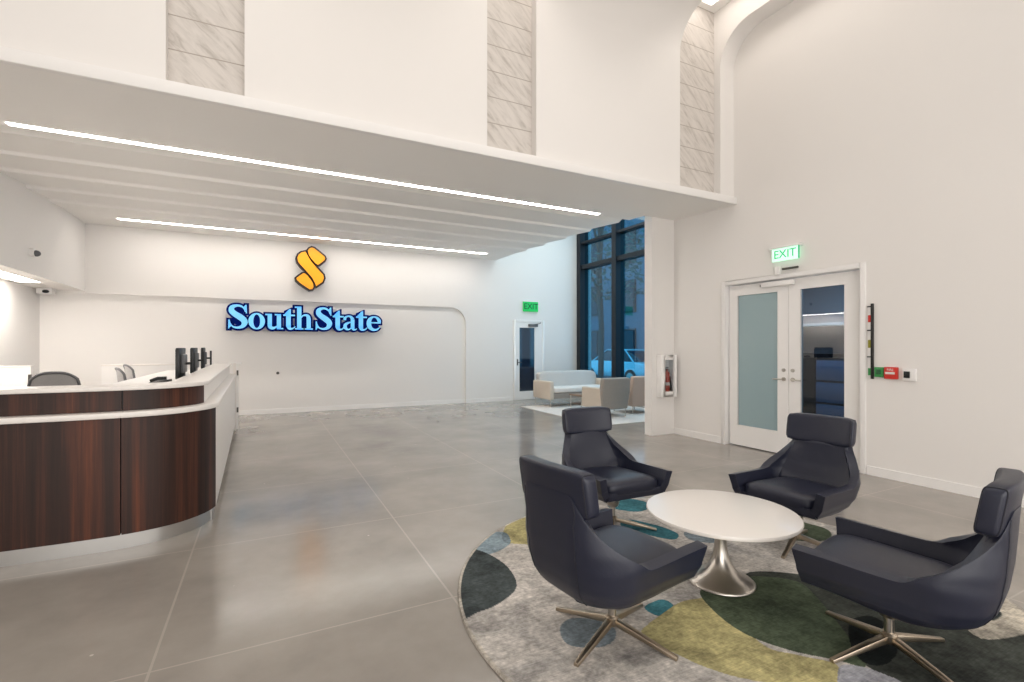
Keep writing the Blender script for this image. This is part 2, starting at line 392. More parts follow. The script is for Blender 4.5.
# room behind the doors
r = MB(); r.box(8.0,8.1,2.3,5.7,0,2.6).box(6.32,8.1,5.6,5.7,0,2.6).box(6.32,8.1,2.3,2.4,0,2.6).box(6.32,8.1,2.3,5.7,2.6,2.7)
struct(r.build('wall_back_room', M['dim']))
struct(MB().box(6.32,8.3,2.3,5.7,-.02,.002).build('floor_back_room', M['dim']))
cb = empty('desk_reflection_block', (7.4,4.75,0), 0, 'black block added behind the clear glass door leaf to imitate a desk reflection', 'cabinet')  # added block standing in for the dark desk mirrored in the clear leaf
MB().box(-.3,.55,-.5,.5,0,1.35).build('body', M['refl_dark'], cb, bevel=.005)
MB().box(-.32,-.3,-.49,-.005,.04,1.31).box(-.32,-.3,.005,.49,.04,1.31).build('door', M['refl_dark'], cb)
cb2 = empty('window_reflection_block', (7.3,3.95,0), 0, 'blue fronted block added low behind the clear glass door leaf to imitate reflected windows', 'reflection block')  # added block, its blue fronts stand in for windows mirrored in the leaf
MB().box(-.25,.6,-.29,.27,0,1.3).build('body', M['refl_dark'], cb2)
for k in range(4): MB().box(-.275,-.25,-.28,.26,.05+k*.31,.33+k*.31).build('drawer', M['refl_blue'], cb2, bevel=.004)
sh = empty('reflection_board', (7.7,4.3,1.80), 0, 'pale board added high behind the doors to imitate part of a reflection', 'reflection board')  # added board standing in for part of the mirrored lobby
MB().box(-.1,.3,-1.2,1.2,-.02,.02).build('pale_board', M['trim'], sh)
for y in (-1.0,.97): MB().box(.0,.27,y,y+.03,-.16,-.02).build('bracket', M['hardware'], sh)

# back exit door
dx0, dx1 = 6.03, 6.96
b = MB(); b.box(dx0-.02,dx0+.05,YB-.03,YB+.02,0,2.19).box(dx1-.05,dx1+.02,YB-.03,YB+.02,0,2.19).box(dx0+.05,dx1-.05,YB-.03,YB+.02,2.12,2.19)
struct(b.build('door_4', M['trim'], bevel=.004))
x0, x1, p0, p1, z0, z1 = dx0+.05, dx1-.05, 6.19, 6.66, .24, 1.98
b = MB().box(x0,p0,YB-.018,YB-.002,.01,2.12).box(p1,x1,YB-.018,YB-.002,.01,2.12).box(p0,p1,YB-.018,YB-.002,.01,z0).box(p0,p1,YB-.018,YB-.002,z1,2.12)
dl = struct(b.build('door_5', M['trim']))
MB().box(p0,p1,YB-.010,YB-.006,z0,z1).build('glass_pane', mat('dark_blue_pane', (28,40,58), .06, spec=.8), dl)
MB().box(x0+.03,x0+.06,YB-.03,YB-.018,.95,1.12).tube((x0+.045,YB-.03,1.03),(x0+.045,YB-.07,1.03),.01).tube((x0+.045,YB-.07,1.03),(x0+.15,YB-.07,1.03),.01).build('door_handle', M['hardware'], dl)
c = empty('door_closer', (6.62,YB-.02,2.04), 0, 'grey closer with arm on the narrow exit door', 'door closer')
MB().box(-.16,.12,-.06,0,-.03,.04).build('closer_body', M['grey_plastic'], c, bevel=.005)
MB().path([(0,-.06,.03),(.16,-.12,.06),(.22,-.02,.1)],.008).build('closer_arm', M['hardware'], c)

# ------------------------------------------------------------------ lights that are objects
def linear_light(x0, x1, y, z, w, label, name='linear_ceiling_light'):
    t = empty(name, ((x0+x1)/2, y, z), 0, label, 'ceiling light')
    h = (x1-x0)/2
    MB().box(-h,h,-w/2,w/2,-.006,.004).build('diffuser', M['strip'], t)
    MB().box(-h-.01,h+.01,-w/2-.008,-w/2,-.004,.004).box(-h-.01,h+.01,w/2,w/2+.008,-.004,.004).build('trim_ring', M['trim'], t)
    return t
linear_light(-2.2,4.80,6.34,3.596,.075,'long bright linear light nearest the edge of the low ceiling')
linear_light(-2.36,4.88,10.98,3.758,.085,'linear light close to the back wall above the blue lettering')
t = empty('cove_light', (-3.36,8.2,2.495), 0, 'bright linear light under the soffit at the left wall', 'ceiling light')
MB().box(-.13,.13,-2.2,2.2,-.006,.004).build('diffuser', M['strip'], t)
MB().box(-.14,-.13,-2.2,2.2,-.004,.004).box(.13,.14,-2.2,2.2,-.004,.004).build('trim_ring', M['trim'], t)
for i, (x0, x1) in enumerate(slots):
    if i == 0: continue
    t = empty('slot_light', ((x0+x1)/2, 3.4, 6.30), 0, 'hidden lamp strip in the ceiling slot above the %s marble strip' % ('far left','left','middle','right')[i], 'cove light')
    MB().box(-.2,.2,-1.0,1.45,0,.015).build('diffuser', M['cove'], t)
    MB().box(-.22,.22,-1.02,1.47,.012,.019).build('mounting_rail', M['trim'], t)

# ------------------------------------------------------------------ reception desk
front = [(-3.6,4.56),(-3.2,4.50),(-2.8,4.45),(-2.4,4.40),(-2.0,4.365),(-1.7,4.347),(-1.4,4.337),(-1.15,4.333),(-.91,4.342),(-.75,4.375),(-.60,4.44),(-.49,4.54),(-.41,4.65),(-.37,4.78)]
side = [(-.37,4.78),(-.46,9.7)]
def offs(pts, d):
    # shift a polyline to its left-hand (inner) side by d
    out = []
    n = len(pts)
    for i in range(n):
        a = Vector(pts[max(i-1,0)]); p = Vector(pts[i]); c = Vector(pts[min(i+1,n-1)])
        d1 = (p-a).normalized() if i > 0 else (c-p).normalized(); d2 = (c-p).normalized() if i < n-1 else d1
        t = (d1+d2).normalized(); nrm = Vector((-t.y,t.x)); k = 1/max(.5, nrm.dot(Vector((-d1.y,d1.x))))
        out.append(tuple(p+nrm*d*k))
    return out
def fillet(pts):   # smooth the front curve with subdivision (Chaikin on inner points)
    q = [pts[0]]
    for a, b_ in zip(pts[:-1], pts[1:]):
        q += [(a[0]*.75+b_[0]*.25, a[1]*.75+b_[1]*.25), (a[0]*.25+b_[0]*.75, a[1]*.25+b_[1]*.75)]
    return q+[pts[-1]]
fr = fillet(front)
ki = next(i for i, p in enumerate(fr) if p[0] > -.918)
fr.insert(ki, (-.92, fr[ki-1][1]+(fr[ki][1]-fr[ki-1][1])*(-.92-fr[ki-1][0])/(fr[ki][0]-fr[ki-1][0])))   # seam of the two panels
whole = fr+side[1:]
desk = empty('reception_desk', (-1.4,4.9,0), 0, 'curved reception desk clad in dark walnut with white stone counter and ledge', 'reception desk')
dl_ = (-1.4,-4.9,0); D = Matrix.Translation((1.4,-4.9,0))
def dp(mb, name, m, bevel=0., smooth=True): return mb.xf(D).build(name, m, desk, bevel=bevel, smooth=smooth)
splitk = next(i for i, p in enumerate(fr) if p[0] > -.921)
fa, fb = fr[:splitk+1], fr[splitk:]
def shiftx(pts, g):  # open a shadow gap at the seam
    return [(pts[0][0]+g, pts[0][1])]+pts[1:]
o1 = dp(MB().strip(fa, offs(fa,.04), .11, .945), 'front_panel', M['wood'])
o2 = dp(MB().strip(shiftx(fb,.008), offs(shiftx(fb,.008),.04), .11, .945), 'front_panel', M['wood'])
ua = offs(whole,.085); uw = ua[:len(fr)]
ua1, ua2 = uw[:splitk+1], shiftx(uw[splitk:],.008)
dp(MB().strip(ua1, offs(ua1,.03), .985, 1.135), 'upper_panel', M['wood'])
dp(MB().strip(ua2[:-1]+[ua2[-1]], offs(ua2,.03), .985, 1.135), 'upper_panel', M['wood'])
dp(MB().strip(offs(whole,.045), offs(whole,.07), .11, .945), 'carcass', M['black'])
dp(MB().strip(offs(whole,.118), offs(whole,.14), .985, 1.13), 'upper_carcass', M['black'])
dp(MB().strip(offs(whole,-.022), offs(whole,.12), .945, .985), 'ledge', M['stone'], bevel=.006)
ct_out = offs(whole,.05); ct_in = offs(whole,.32)
dp(MB().strip(ct_out, ct_in, 1.135, 1.168), 'countertop', M['stone'], bevel=.006)
sd = [(side[0][0],side[0][1]+.0),side[1]]
dp(MB().strip([(sd[0][0],sd[0][1]+.004),sd[1]], [(sd[0][0]-.04,sd[0][1]+.004),(sd[1][0]-.04,sd[1][1])], .11, .945), 'side_panel', M['stone'])
us = [uw[-1], (side[1][0]-.085, 9.7)]
dp(MB().strip([(us[0][0],us[0][1]+.004),us[1]], [(us[0][0]-.03,us[0][1]+.004),(us[1][0]-.03,us[1][1])], .985, 1.135), 'upper_side_panel', M['stone'])
kk = offs(fr,.035); dp(MB().strip(kk, offs(kk,.03), 0., .11), 'kick_plate', M['kick'])
dp(MB().strip(offs(side,.03), offs(side,.06), 0., .11), 'side_kick', M['kick'])
dp(MB().box(-.49,-.45,9.7,9.74,0,1.17), 'end_panel', M['stone'], smooth=False)
# gate post at the end of the desk
gp = empty('gate_post', (-.45,9.83,0), 0, 'slim white gate post with dark hinges at the far end of the reception desk', 'post')
MB().box(-.03,.03,-.03,.03,0,1.14).build('post', M['trim'], gp, bevel=.004)
MB().box(-.14,.08,-.05,.05,1.14,1.175).build('cap', M['trim'], gp, bevel=.006)
for z in (.95,.3): MB().box(.005,.034,-.04,-.028,z,z+.09).build('hinge', M['hardware'], gp)
# low partitions behind the tellers
def partition(x0, x1, y, lab, outlet):
    t = empty('low_partition', ((x0+x1)/2,y,0), 0, lab, 'partition', 'low partitions behind the reception desk')
    h = (x1-x0)/2
    MB().box(-h,h,-.04,.04,.08,1.15).build('panel', M['trim'], t)
    MB().box(-h-.005,h+.005,-.05,.05,1.15,1.17).build('cap_rail', M['stone'], t, bevel=.004)
    MB().box(-h+.02,h-.02,-.03,.03,0,.08).build('plinth', M['kick'], t)
    if outlet: MB().box(h-.02,h+.012,-.07,-.035,.90,1.04).build('latch', M['hardware'], t)
partition(-2.29,-.86,9.76,'low white partition closing the staff area beside the far desk end',False)
partition(-3.62,-3.12,9.76,'short low white partition against the left wall behind the desk',True)
# staff worktop
wt = empty('staff_worktop', (-1.0,7.2,0), 0, 'staff worktop along the inside of the reception counter', 'worktop')
MB().box(-.42,.20,-2.1,2.35,1.03,1.07).build('top', M['trim'], wt, bevel=.004)
for y in (-2.05,2.2): MB().box(-.38,-.34,y,y+.05,0,1.03).build('support_leg', M['steel'], wt)
MB().box(.13,.16,-2.05,2.3,0.02,1.03).build('back_panel', M['trim'], wt)
# monitors on arms
def monitor(x, y, rz, lab, first):
    if first is None:
        t = empty('monitor', (x,y,1.07), rz)
        MB().box(-.02,.012,-.24,.24,.03,.37).build('screen_housing', M['black'], t, bevel=.008)
        MB().box(-.024,-.0205,-.228,.228,.045,.355).build('screen', mat('dark_screen', (40,42,46), .15), t)
        MB().box(.012,.04,-.14,.14,.1,.3).build('rear_cover', M['grey_plastic'], t, bevel=.01)
        MB().tube((.03,0,.2),(.10,0,.2),.014).build('arm', M['black'], t, smooth=True)
        MB().tube((.10,0,0),(.10,0,.32),.014).build('pole', M['black'], t, smooth=True)
        MB().lathe([(0,0),(.035,0),(.035,.012),(.02,.018)],.10,0,24).build('base', M['black'], t, smooth=True)
        first = t
    else:
        t = copy_tree(first); t.location = (x,y,1.07); t.rotation_euler = (0,0,rz)
    tag(t, lab, 'monitor', 'monitors along the reception counter'); return first
m0 = monitor(-.82,6.40,math.radians(0),'black monitor on a pole arm nearest the walnut desk front',None)
monitor(-.845,7.75,math.radians(0),'black monitor standing between the nearest and the farthest one',m0)
monitor(-.885,9.25,math.radians(2),'black monitor farthest along the counter near the back partition',m0)
kb = empty('desk_phone', (-.93,5.85,1.07), 0, 'black desk phone on the worktop by the nearest monitor', 'phone')
MB().prism([(-.09,0),(.09,0),(.09,.06),(-.09,.025)],'y',-.1,.1).build('body', M['black'], kb, bevel=.005)
MB().path([(-.06,-.07,.05),(0,-.075,.075),(.07,-.07,.075)],.016).build('handset', M['black'], kb, smooth=True)
kb = empty('keyboard', (-.98,6.2,1.07), 0, 'black keyboard on the worktop in front of the nearest monitor', 'keyboard')
MB().box(-.07,.07,-.21,.21,0,.02).build('case', M['black'], kb, bevel=.004)
k_ = MB()
for i in range(4):
    for j in range(12): k_.box(-.055+i*.028,-.031+i*.028,-.2+j*.0333,-.174+j*.0333,.02,.026)
k_.build('keys', M['grey_plastic'], kb)

# staff chairs
def staff_chair(x, y, rz, lab, first):
    if first is None:
        t = empty('task_chair', (x,y,0), rz)
        MB().tube((0,0,.08),(0,0,.5),.025).build('gas_column', M['steel'], t, smooth=True)
        MB().ellipsoid((0,0,.58),(.25,.25,.045),4,28,12).build('seat', M['grey_plastic'], t, smooth=True)
        MB().box(-.13,.13,-.13,.13,.5,.545).build('tilt_mechanism', M['black'], t, bevel=.01)
        def bk(u, v):
            a = (u-.5)*2; w = .215*(1-.18*v**3); zz = .66+.53*v
            return (-.24-.05*v+.05*a*a, a*w*(1-.0*v), zz-(.07*abs(a)**3)*v)
        g = MB().grid(bk, 16, 14); o = g.build('backrest', M['mesh_grey'], t, smooth=True)
        md = o.modifiers.new('s','SOLIDIFY'); md.thickness = .012
        pts = [bk(0,v/14) for v in range(15)]+[bk(u/16,1) for u in range(1,17)]+[bk(1,1-v/14) for v in range(1,15)]
        MB().path(pts+[pts[0]],.014).build('back_frame', M['grey_plastic'], t, smooth=True)
        MB().path([(-.1,0,.52),(-.25,0,.54),(-.28,0,.75)],.02).build('back_bracket', M['black'], t, smooth=True)
        for s in (-1,1):
            MB().path([(-.05,s*.24,.54),(0,s*.29,.56),(0,s*.29,.74)],.012).box(-.12,.12,s*.29-.035,s*.29+.035,.74,.765).build('armrest', M['black'], t)
        for k in range(5):
            a = 2*PI*k/5
            lg = MB().tube((0,0,.09),(.28*math.cos(a),.28*math.sin(a),.065),.02,.013).build('leg', M['steel'], t)
            MB().tube((.28*math.cos(a)-.0,.28*math.sin(a)-.012,.028),(.28*math.cos(a),.28*math.sin(a)+.012,.028),.028).build('castor', M['black'], lg)
        first = t
    else:
        t = copy_tree(first); t.location = (x,y,0); t.rotation_euler = (0,0,rz)
    tag(t, lab, 'office chair', 'staff chairs behind the reception desk'); return first
c0 = staff_chair(-1.93,6.75,math.radians(95),'grey mesh task chair alone near the left end of the desk',None)
staff_chair(-1.33,7.5,math.radians(20),'grey mesh task chair of the close pair, nearer the desk front',c0)
staff_chair(-1.53,8.85,math.radians(25),'grey mesh task chair of the close pair, nearer the back wall',c0)

# ------------------------------------------------------------------ lettering on the back wall
def cr(P, n=8):
    out = []; m = len(P)
    for i in range(m-1):
        p0 = P[max(i-1,0)]; p1 = P[i]; p2 = P[i+1]; p3 = P[min(i+2,m-1)]
        for k in range(n):
            t = k/n
            out.append(tuple(.5*((2*p1[j])+(-p0[j]+p2[j])*t+(2*p0[j]-5*p1[j]+4*p2[j]-p3[j])*t*t+(-p0[j]+3*p1[j]-3*p2[j]+p3[j])*t**3) for j in range(3)))
    return out+[P[-1]]
def stroke(P):
    Q = cr(P); L_ = []; R_ = []
    for i, q in enumerate(Q):
        a = Q[max(i-1,0)]; b_ = Q[min(i+1,len(Q)-1)]
        dx, dy = b_[0]-a[0], b_[1]-a[1]; l = math.hypot(dx,dy) or 1; nx, ny = -dy/l, dx/l
        L_.append((q[0]+nx*q[2]/2, q[1]+ny*q[2]/2)); R_.append((q[0]-nx*q[2]/2, q[1]-ny*q[2]/2))
    return ('S', L_, R_)
def rect(x0,y0,x1,y1): return ('P',[(x0,y0),(x1,y0),(x1,y1),(x0,y1)])
def ringp(cx,cy,rx,ry,ix,iy):
    n = 40; A = [(cx+rx*math.cos(2*PI*k/n),cy+ry*math.sin(2*PI*k/n)) for k in range(n+1)]; B_ = [(cx+ix*math.cos(2*PI*k/n),cy+iy*math.sin(2*PI*k/n)) for k in range(n+1)]
    return ('S',A,B_)
G = {
 'S': (.72,[stroke([(.60,.70,.03),(.555,.84,.05),(.45,.94,.08),(.30,.955,.10),(.16,.88,.16),(.145,.74,.20),(.24,.62,.22),(.40,.50,.24),(.54,.37,.23),(.575,.24,.20),(.50,.10,.14),(.34,.045,.09),(.19,.08,.06),(.10,.20,.045),(.065,.34,.03)]),
        ('P',[(.61,1.0),(.645,1.0),(.655,.64),(.615,.64)]), ('P',[(.53,.88),(.61,1.0),(.63,.86),(.60,.76)]), ('P',[(.03,0),(.065,0),(.08,.37),(.035,.37)]), ('P',[(.045,.0),(.14,.13),(.10,.24),(.05,.16)])]),
 'o': (.64,[ringp(.31,.325,.31,.345,.125,.285)]),
 'u': (.72,[rect(.08,.16,.25,.64), rect(-.01,.59,.25,.65), stroke([(.165,.22,.17),(.18,.09,.15),(.29,.045,.12),(.40,.09,.07),(.49,.17,.05)]), rect(.44,0,.61,.65), rect(.36,.59,.61,.65), rect(.44,0,.70,.06)]),
 't': (.44,[('P',[(.10,.12),(.27,.12),(.27,.88),(.22,.88),(.10,.72)]), rect(.0,.575,.42,.645), ('P',[(0,.60),(.12,.60),(.24,.88),(.2,.86)]), stroke([(.185,.18,.17),(.21,.06,.13),(.30,.03,.08),(.38,.07,.05),(.43,.14,.03)])]),
 'h': (.74,[rect(.08,0,.25,1.0), rect(-.01,.94,.25,1.0), rect(.0,0,.33,.06), stroke([(.22,.48,.04),(.30,.60,.06),(.42,.635,.09),(.51,.58,.14),(.535,.45,.165)]), rect(.452,0,.617,.47), rect(.38,0,.70,.06)]),
 'a': (.62,[stroke([(.07,.46,.12),(.11,.58,.10),(.22,.64,.06),(.34,.61,.10),(.41,.50,.155)]), rect(.333,.10,.488,.50), stroke([(.36,.375,.05),(.22,.335,.09),(.11,.25,.13),(.10,.13,.14),(.18,.04,.09),(.28,.05,.05),(.36,.13,.04)]), stroke([(.41,.16,.155),(.44,.05,.10),(.52,.03,.06),(.59,.08,.03)])]),
 'e': (.60,[stroke([(.52,.37,.03),(.515,.45,.13),(.43,.59,.10),(.30,.64,.06),(.16,.56,.13),(.095,.36,.18),(.14,.15,.16),(.27,.045,.12),(.42,.06,.07),(.54,.17,.03)]), rect(.12,.335,.57,.40)]),
}
def grow(sh, o):
    if sh[0] == 'P':
        P = sh[1]; cx = sum(p[0] for p in P)/len(P); cy = sum(p[1] for p in P)/len(P)
        return ('P',[(p[0]+math.copysign(o,p[0]-cx), p[1]+math.copysign(o,p[1]-cy)) for p in P])
    L_, R_ = sh[1], sh[2]; A = []; B_ = []
    for a, b_ in zip(L_, R_):
        d = math.hypot(a[0]-b_[0], a[1]-b_[1]) or 1e-3; ux, uy = (a[0]-b_[0])/d, (a[1]-b_[1])/d
        A.append((a[0]+ux*o, a[1]+uy*o)); B_.append((b_[0]-ux*o, b_[1]-uy*o))
    return ('S',A,B_)
sign = empty('wall_lettering', (.87,YB-.05,1.83), 0, 'illuminated light blue serif lettering with navy edges on the back wall', 'sign')
words = [('S',-.69,-.30),('o',-.31,.01),('u',.01,.36),('t',.35,.59),('h',.58,.96),('S',.98,1.36),('t',1.355,1.60),('a',1.57,1.89),('t',1.86,2.11),('e',2.09,2.43)]
HZ = .50
back = MB()
for ch, x0, x1 in words:
    wd, shapes = G[ch]; sx = (x1-x0)/wd
    face = MB()
    for sh in shapes:
        for mb, o, ya, yb in ((face,0.,-.165,-.14),(back,.075,-.14,0.)):
            g = grow(sh, o) if o else sh
            if o and ch == 'o': g = ('P', g[1][:-1])
            tr = lambda p: (x0-.87+p[0]*sx, p[1]*HZ)
            if g[0] == 'P': mb.prism([tr(p) for p in g[1]],'y',ya,yb)
            else: mb.strip([tr(p) for p in g[1]],[tr(p) for p in g[2]],ya,yb,'y')
    me = face.build('letter', M['bluesign'], sign)
back.build('letter_backing', M['navysign'], sign)
for ch, x0, x1 in words:      # navy fill inside the bowls
    if ch == 'S': fl = [(.2,.2),(.5,.1),(.62,.3),(.5,.5),(.55,.8),(.3,.9),(.15,.7),(.2,.5),(.1,.3)]
    elif ch == 'e' or ch == 'a': fl = [(.12,.1),(.5,.08),(.5,.55),(.12,.55)]
    elif ch in 'uh': fl = [(.2,.03),(.5,.03),(.5,.6),(.2,.6)]
    else: continue
    sx = (x1-x0)/G[ch][0]
    MB().prism([(x0-.87+p[0]*sx, p[1]*HZ) for p in fl],'y',-.132,-.01).build('bowl_fill', M['navysign'], sign)
for x in (-1.4,-.6,.2,.8,1.4): MB().tube((x,0,.25),(x,.112,.25),.015).build('standoff', M['steel'], sign)
# emblem of three golden bands
emb = empty('wall_emblem', (.90,YB,2.7), 0, 'golden emblem of three slanted bands forming a letter S on the back wall', 'sign')
bands = [[(.63,3.40),(.655,3.465),(.71,3.515),(.79,3.545),(.83,3.47),(.90,3.345),(1.0,3.225),(1.10,3.115),(1.155,3.06),(1.17,2.99),(1.14,2.90),(1.01,2.80),(.985,2.87),(.93,2.98),(.81,3.12),(.70,3.24),(.645,3.31)],
         [(.84,3.57),(.875,3.62),(.92,3.645),(.97,3.63),(1.08,3.545),(1.18,3.465),(1.195,3.425),(1.18,3.39),(1.08,3.295),(1.04,3.275),(.99,3.31),(.91,3.40),(.86,3.48)],
         [(.61,2.95),(.65,2.985),(.74,3.06),(.775,3.065),(.83,3.02),(.90,2.93),(.945,2.85),(.955,2.78),(.93,2.73),(.88,2.72),(.80,2.77),(.68,2.855),(.62,2.915)]]
def grow_poly(P, o):
    n = len(P); ar = sum(P[i][0]*P[(i+1)%n][1]-P[(i+1)%n][0]*P[i][1] for i in range(n)); sg = -1 if ar > 0 else 1
    out = []
    for i in range(n):
        a = Vector(P[i-1]); c_ = Vector(P[(i+1)%n]); d = (c_-a).normalized(); out.append((P[i][0]-sg*d.y*o*-1*-1, P[i][1]+sg*d.x*o))
    return out
for bnd in bands:
    P = [(p[0]-.90,p[1]-2.7) for p in bnd]
    bo = MB().prism(grow_poly(P,.04),'y',-.17,-.03).build('band_return', M['blackedge'], emb)
    MB().prism(P,'y',-.19,-.171).build('band_face', M['gold'], bo)
for x,z in ((-.1,.6),(.15,.35)): MB().tube((x,-.03,z),(x,0,z),.02).build('standoff', M['steel'], emb)
pl = empty('wall_outlet', (.25,YB+.06,.88), 0, 'tiny round dark stud on the back wall under the lettering', 'wall fitting')
MB().tube((0,0,0),(0,-.02,0),.032,.028,16).build('cover', M['hardware'], pl, smooth=True)
MB().tube((0,-.02,0),(0,-.026,0),.014,.014,12).build('plug', M['black'], pl, smooth=True)

# ------------------------------------------------------------------ wall fittings
sc_ = empty('security_camera', (-3.0,9.33,2.81), 0, 'white dome camera with dark lens on the upper left wall', 'security camera')
MB().tube((0,0,0),(.05,0,0),.06,.06,20).build('housing', M['trim'], sc_, smooth=True)
MB().ellipsoid((.06,.02,-.01),(.05,.045,.045)).build('lens_dome', M['grey_plastic'], sc_, smooth=True)
sc_ = empty('security_camera', (-3.5,11.55,2.5), 0, 'small white ceiling camera in the corner under the left soffit', 'security camera')
MB().box(-.11,.11,-.09,.09,-.1,0).build('housing', M['trim'], sc_, bevel=.01)
MB().ellipsoid((.02,-.09,-.06),(.05,.03,.03)).build('lens_dome', M['black'], sc_, smooth=True)
# extinguisher cabinet on the wall end
ex = empty('extinguisher_cabinet', (5.90,6.02,.63), 0, 'white fire extinguisher cabinet with glass front on the narrow wall beside the windows', 'cabinet')
b = MB().box(-.17,-.085,-.11,0,0,.69).box(.085,.17,-.11,0,0,.69).box(-.085,.085,-.11,0,0,.09).box(-.085,.085,-.11,0,.61,.69).box(-.1,.1,-.008,0,.09,.61)
b.build('cabinet_body', M['trim'], ex, bevel=.005)
MB().box(-.085,.085,-.106,-.103,.09,.61).build('glass_pane', glass('cabinet_glass',(235,238,240),.0), ex)
eg = empty('fire_extinguisher', (5.90,5.962,.72), 0, 'red fire extinguisher standing inside the white glazed wall cabinet', 'fire extinguisher')
MB().lathe([(0,0),(.040,0),(.044,.01),(.044,.27),(.036,.31),(.014,.33),(.014,.36)],0,0,24).build('cylinder', M['redmet'], eg, smooth=True)
MB().box(-.03,.02,-.01,.01,.36,.375).box(-.03,.03,-.01,.01,.39,.4).build('valve', M['black'], eg)
MB().path([(.012,0,.37),(.045,0,.36),(.05,0,.22),(.042,0,.12)],.007).build('hose', M['black'], eg, smooth=True)
MB().lathe([(.0445,.10),(.0448,.10),(.0448,.15),(.0445,.15)],0,0,24).build('label_band', M['white_fab'], eg, smooth=True)

RY = Matrix.Rotation(-PI/2,4,'Z') @ Matrix.Rotation(PI/2,4,'X')   # text facing -X
RF = Matrix.Rotation(PI/2,4,'X')                                    # text facing -Y
# exit sign over the double doors
e1 = empty('exit_sign', (XR-.06,4.03,2.615), 0, 'pale green edge lit exit sign mounted above the glazed double doors', 'exit sign')
MB().box(-.03,.06,-.21,.21,.135,.165).build('mount_bar', M['trim'], e1, bevel=.004)
MB().box(-.008,.008,-.18,.18,-.03,.135).build('lit_panel', M['exitw'], e1)
MB().box(-.012,.012,-.186,-.18,-.03,.135).build('edge_strip', M['exitdark'], e1)
text_mesh('exit_letters','EXIT',.15,.002,M['exitdark'],e1,(-.011,0,.052),RY)
s1 = empty('heat_detector', (XR,4.12,2.47), 0, 'small white sensor with short grey bar just below the lit exit sign', 'sensor')
MB().box(-.04,0,.0,.08,-.06,.05).build('sensor_body', M['trim'], s1, bevel=.008)
MB().tube((-.025,-.03,.01),(-.025,-.24,.01),.014).box(-.03,0,-.14,-.12,0,.02).build('sensor_bar', M['hardware'], s1, smooth=True)
# exit sign on the back wall
e2 = empty('exit_sign', (6.53,YB-.03,2.56), 0, 'green illuminated exit sign above the narrow door in the back wall', 'exit sign')
MB().box(-.23,.23,-.02,.03,-.135,.135).build('housing', M['exitg'], e2, bevel=.006)
MB().box(-.24,.24,-.03,.03,.135,.15).build('top_rail', M['trim'], e2)
text_mesh('exit_letters','EXIT',.22,.003,M['blackletter'],e2,(0,-.024,0),RF)
# striped status strip and stations beside the doors
s2 = empty('status_light_strip', (XR,3.06,1.11), 0, 'tall thin black strip with white, red, olive and green segments beside the doors', 'wall strip')
MB().box(-.03,0,-.040,-.018,-.02,.83).build('backing', M['black'], s2, bevel=.003)
for z0_, z1_, m_ in ((.02,.10,M['green']),(.10,.22,M['trim']),(.235,.33,M['trim']),(.33,.42,M['olive']),(.42,.52,M['trim']),(.535,.62,M['trim']),(.62,.70,M['red']),(.70,.79,M['trim'])):
    MB().box(-.02,0,-.018,.012,z0_,z1_).build('segment', m_, s2)
for z in (.222,.522,.79): MB().box(-.032,0,-.025,.016,z,z+.013).build('clamp', M['black'], s2)
s3 = empty('exit_button', (XR,2.965,1.17), 0, 'small green request button between the coloured strip and the red box', 'wall button')
MB().box(-.02,0,-.045,.045,-.055,.055).build('plate', M['green'], s3, bevel=.004)
MB().box(-.028,-.02,-.02,.025,-.025,.03).build('button', mat('dark_green_button',(30,90,50),.4), s3, bevel=.003)
s4 = empty('fire_alarm_station', (XR,2.84,1.165), 0, 'red manual fire alarm box on the wall right of the green button', 'fire alarm')
MB().box(-.05,0,-.06,.06,-.065,.065).build('housing', M['red'], s4, bevel=.006)
MB().box(-.058,-.05,-.045,.045,-.012,.012).build('pull_bar', M['white_fab'], s4, bevel=.003)
text_mesh('alarm_letters','FIRE',.035,.001,M['white_fab'],s4,(-.051,0,.035),RY)
s5 = empty('card_reader', (XR,2.675,1.155), 0, 'white wall plate with black card reader, rightmost of the wall controls', 'card reader')
MB().box(-.03,0,-.062,.062,-.065,.065).build('plate', M['trim'], s5, bevel=.005)
MB().box(-.042,-.03,-.01,.045,-.035,.035).build('reader', M['black'], s5, bevel=.004)

# ------------------------------------------------------------------ far lounge
rug2 = MB().box(5.52,8.0,7.2,10.36,0,.012).build('area_rug', mat('white_rug',(222,216,210),.95,noise=.05,nscale=40), bevel=.004)
tag(rug2,'white rectangular rug under the beige sofa by the windows','rug')
# sofa, facing the camera side (-Y)
so = empty('sofa', (6.94,10.25,.012), 0, 'beige and light grey two seat sofa on thin metal legs by the window', 'sofa')
w_ = .95
MB().box(-w_+.12,w_-.12,-.42,.2,.20,.34).build('base_frame', M['taupe_fab'], so, bevel=.02)
for s in (-1,1): MB().box(s*w_,s*(w_-.13),-.45,.36,.18,.62).build('arm', M['beige_fab'], so, bevel=.035, seg=3)
def sbk(q): return Vector((q.x, q.y+(q.z-.5)*.25, q.z))
MB().ellipsoid((0,.22,.56),(w_-.07,.12,.27),7,40,16,sbk).build('backrest', M['grey_fab'], so, smooth=True, angle=60)
MB().box(-w_+.13,w_-.13,.18,.34,.2,.5).build('rear_panel', M['beige_fab'], so, bevel=.02)
for s in (-1,1): MB().box(.005*s,s*(w_-.135),-.44,.16,.34,.46).build('seat_cushion', M['white_fab'], so, bevel=.03, seg=3)
for sx_, sy_ in ((-1,-1),(1,-1),(-1,1),(1,1)):
    MB().tube((sx_*(w_-.06),sy_*.36-.03,0),(sx_*(w_-.06),sy_*.36-.03,.18),.012).build('leg', M['steel'], so, smooth=True)
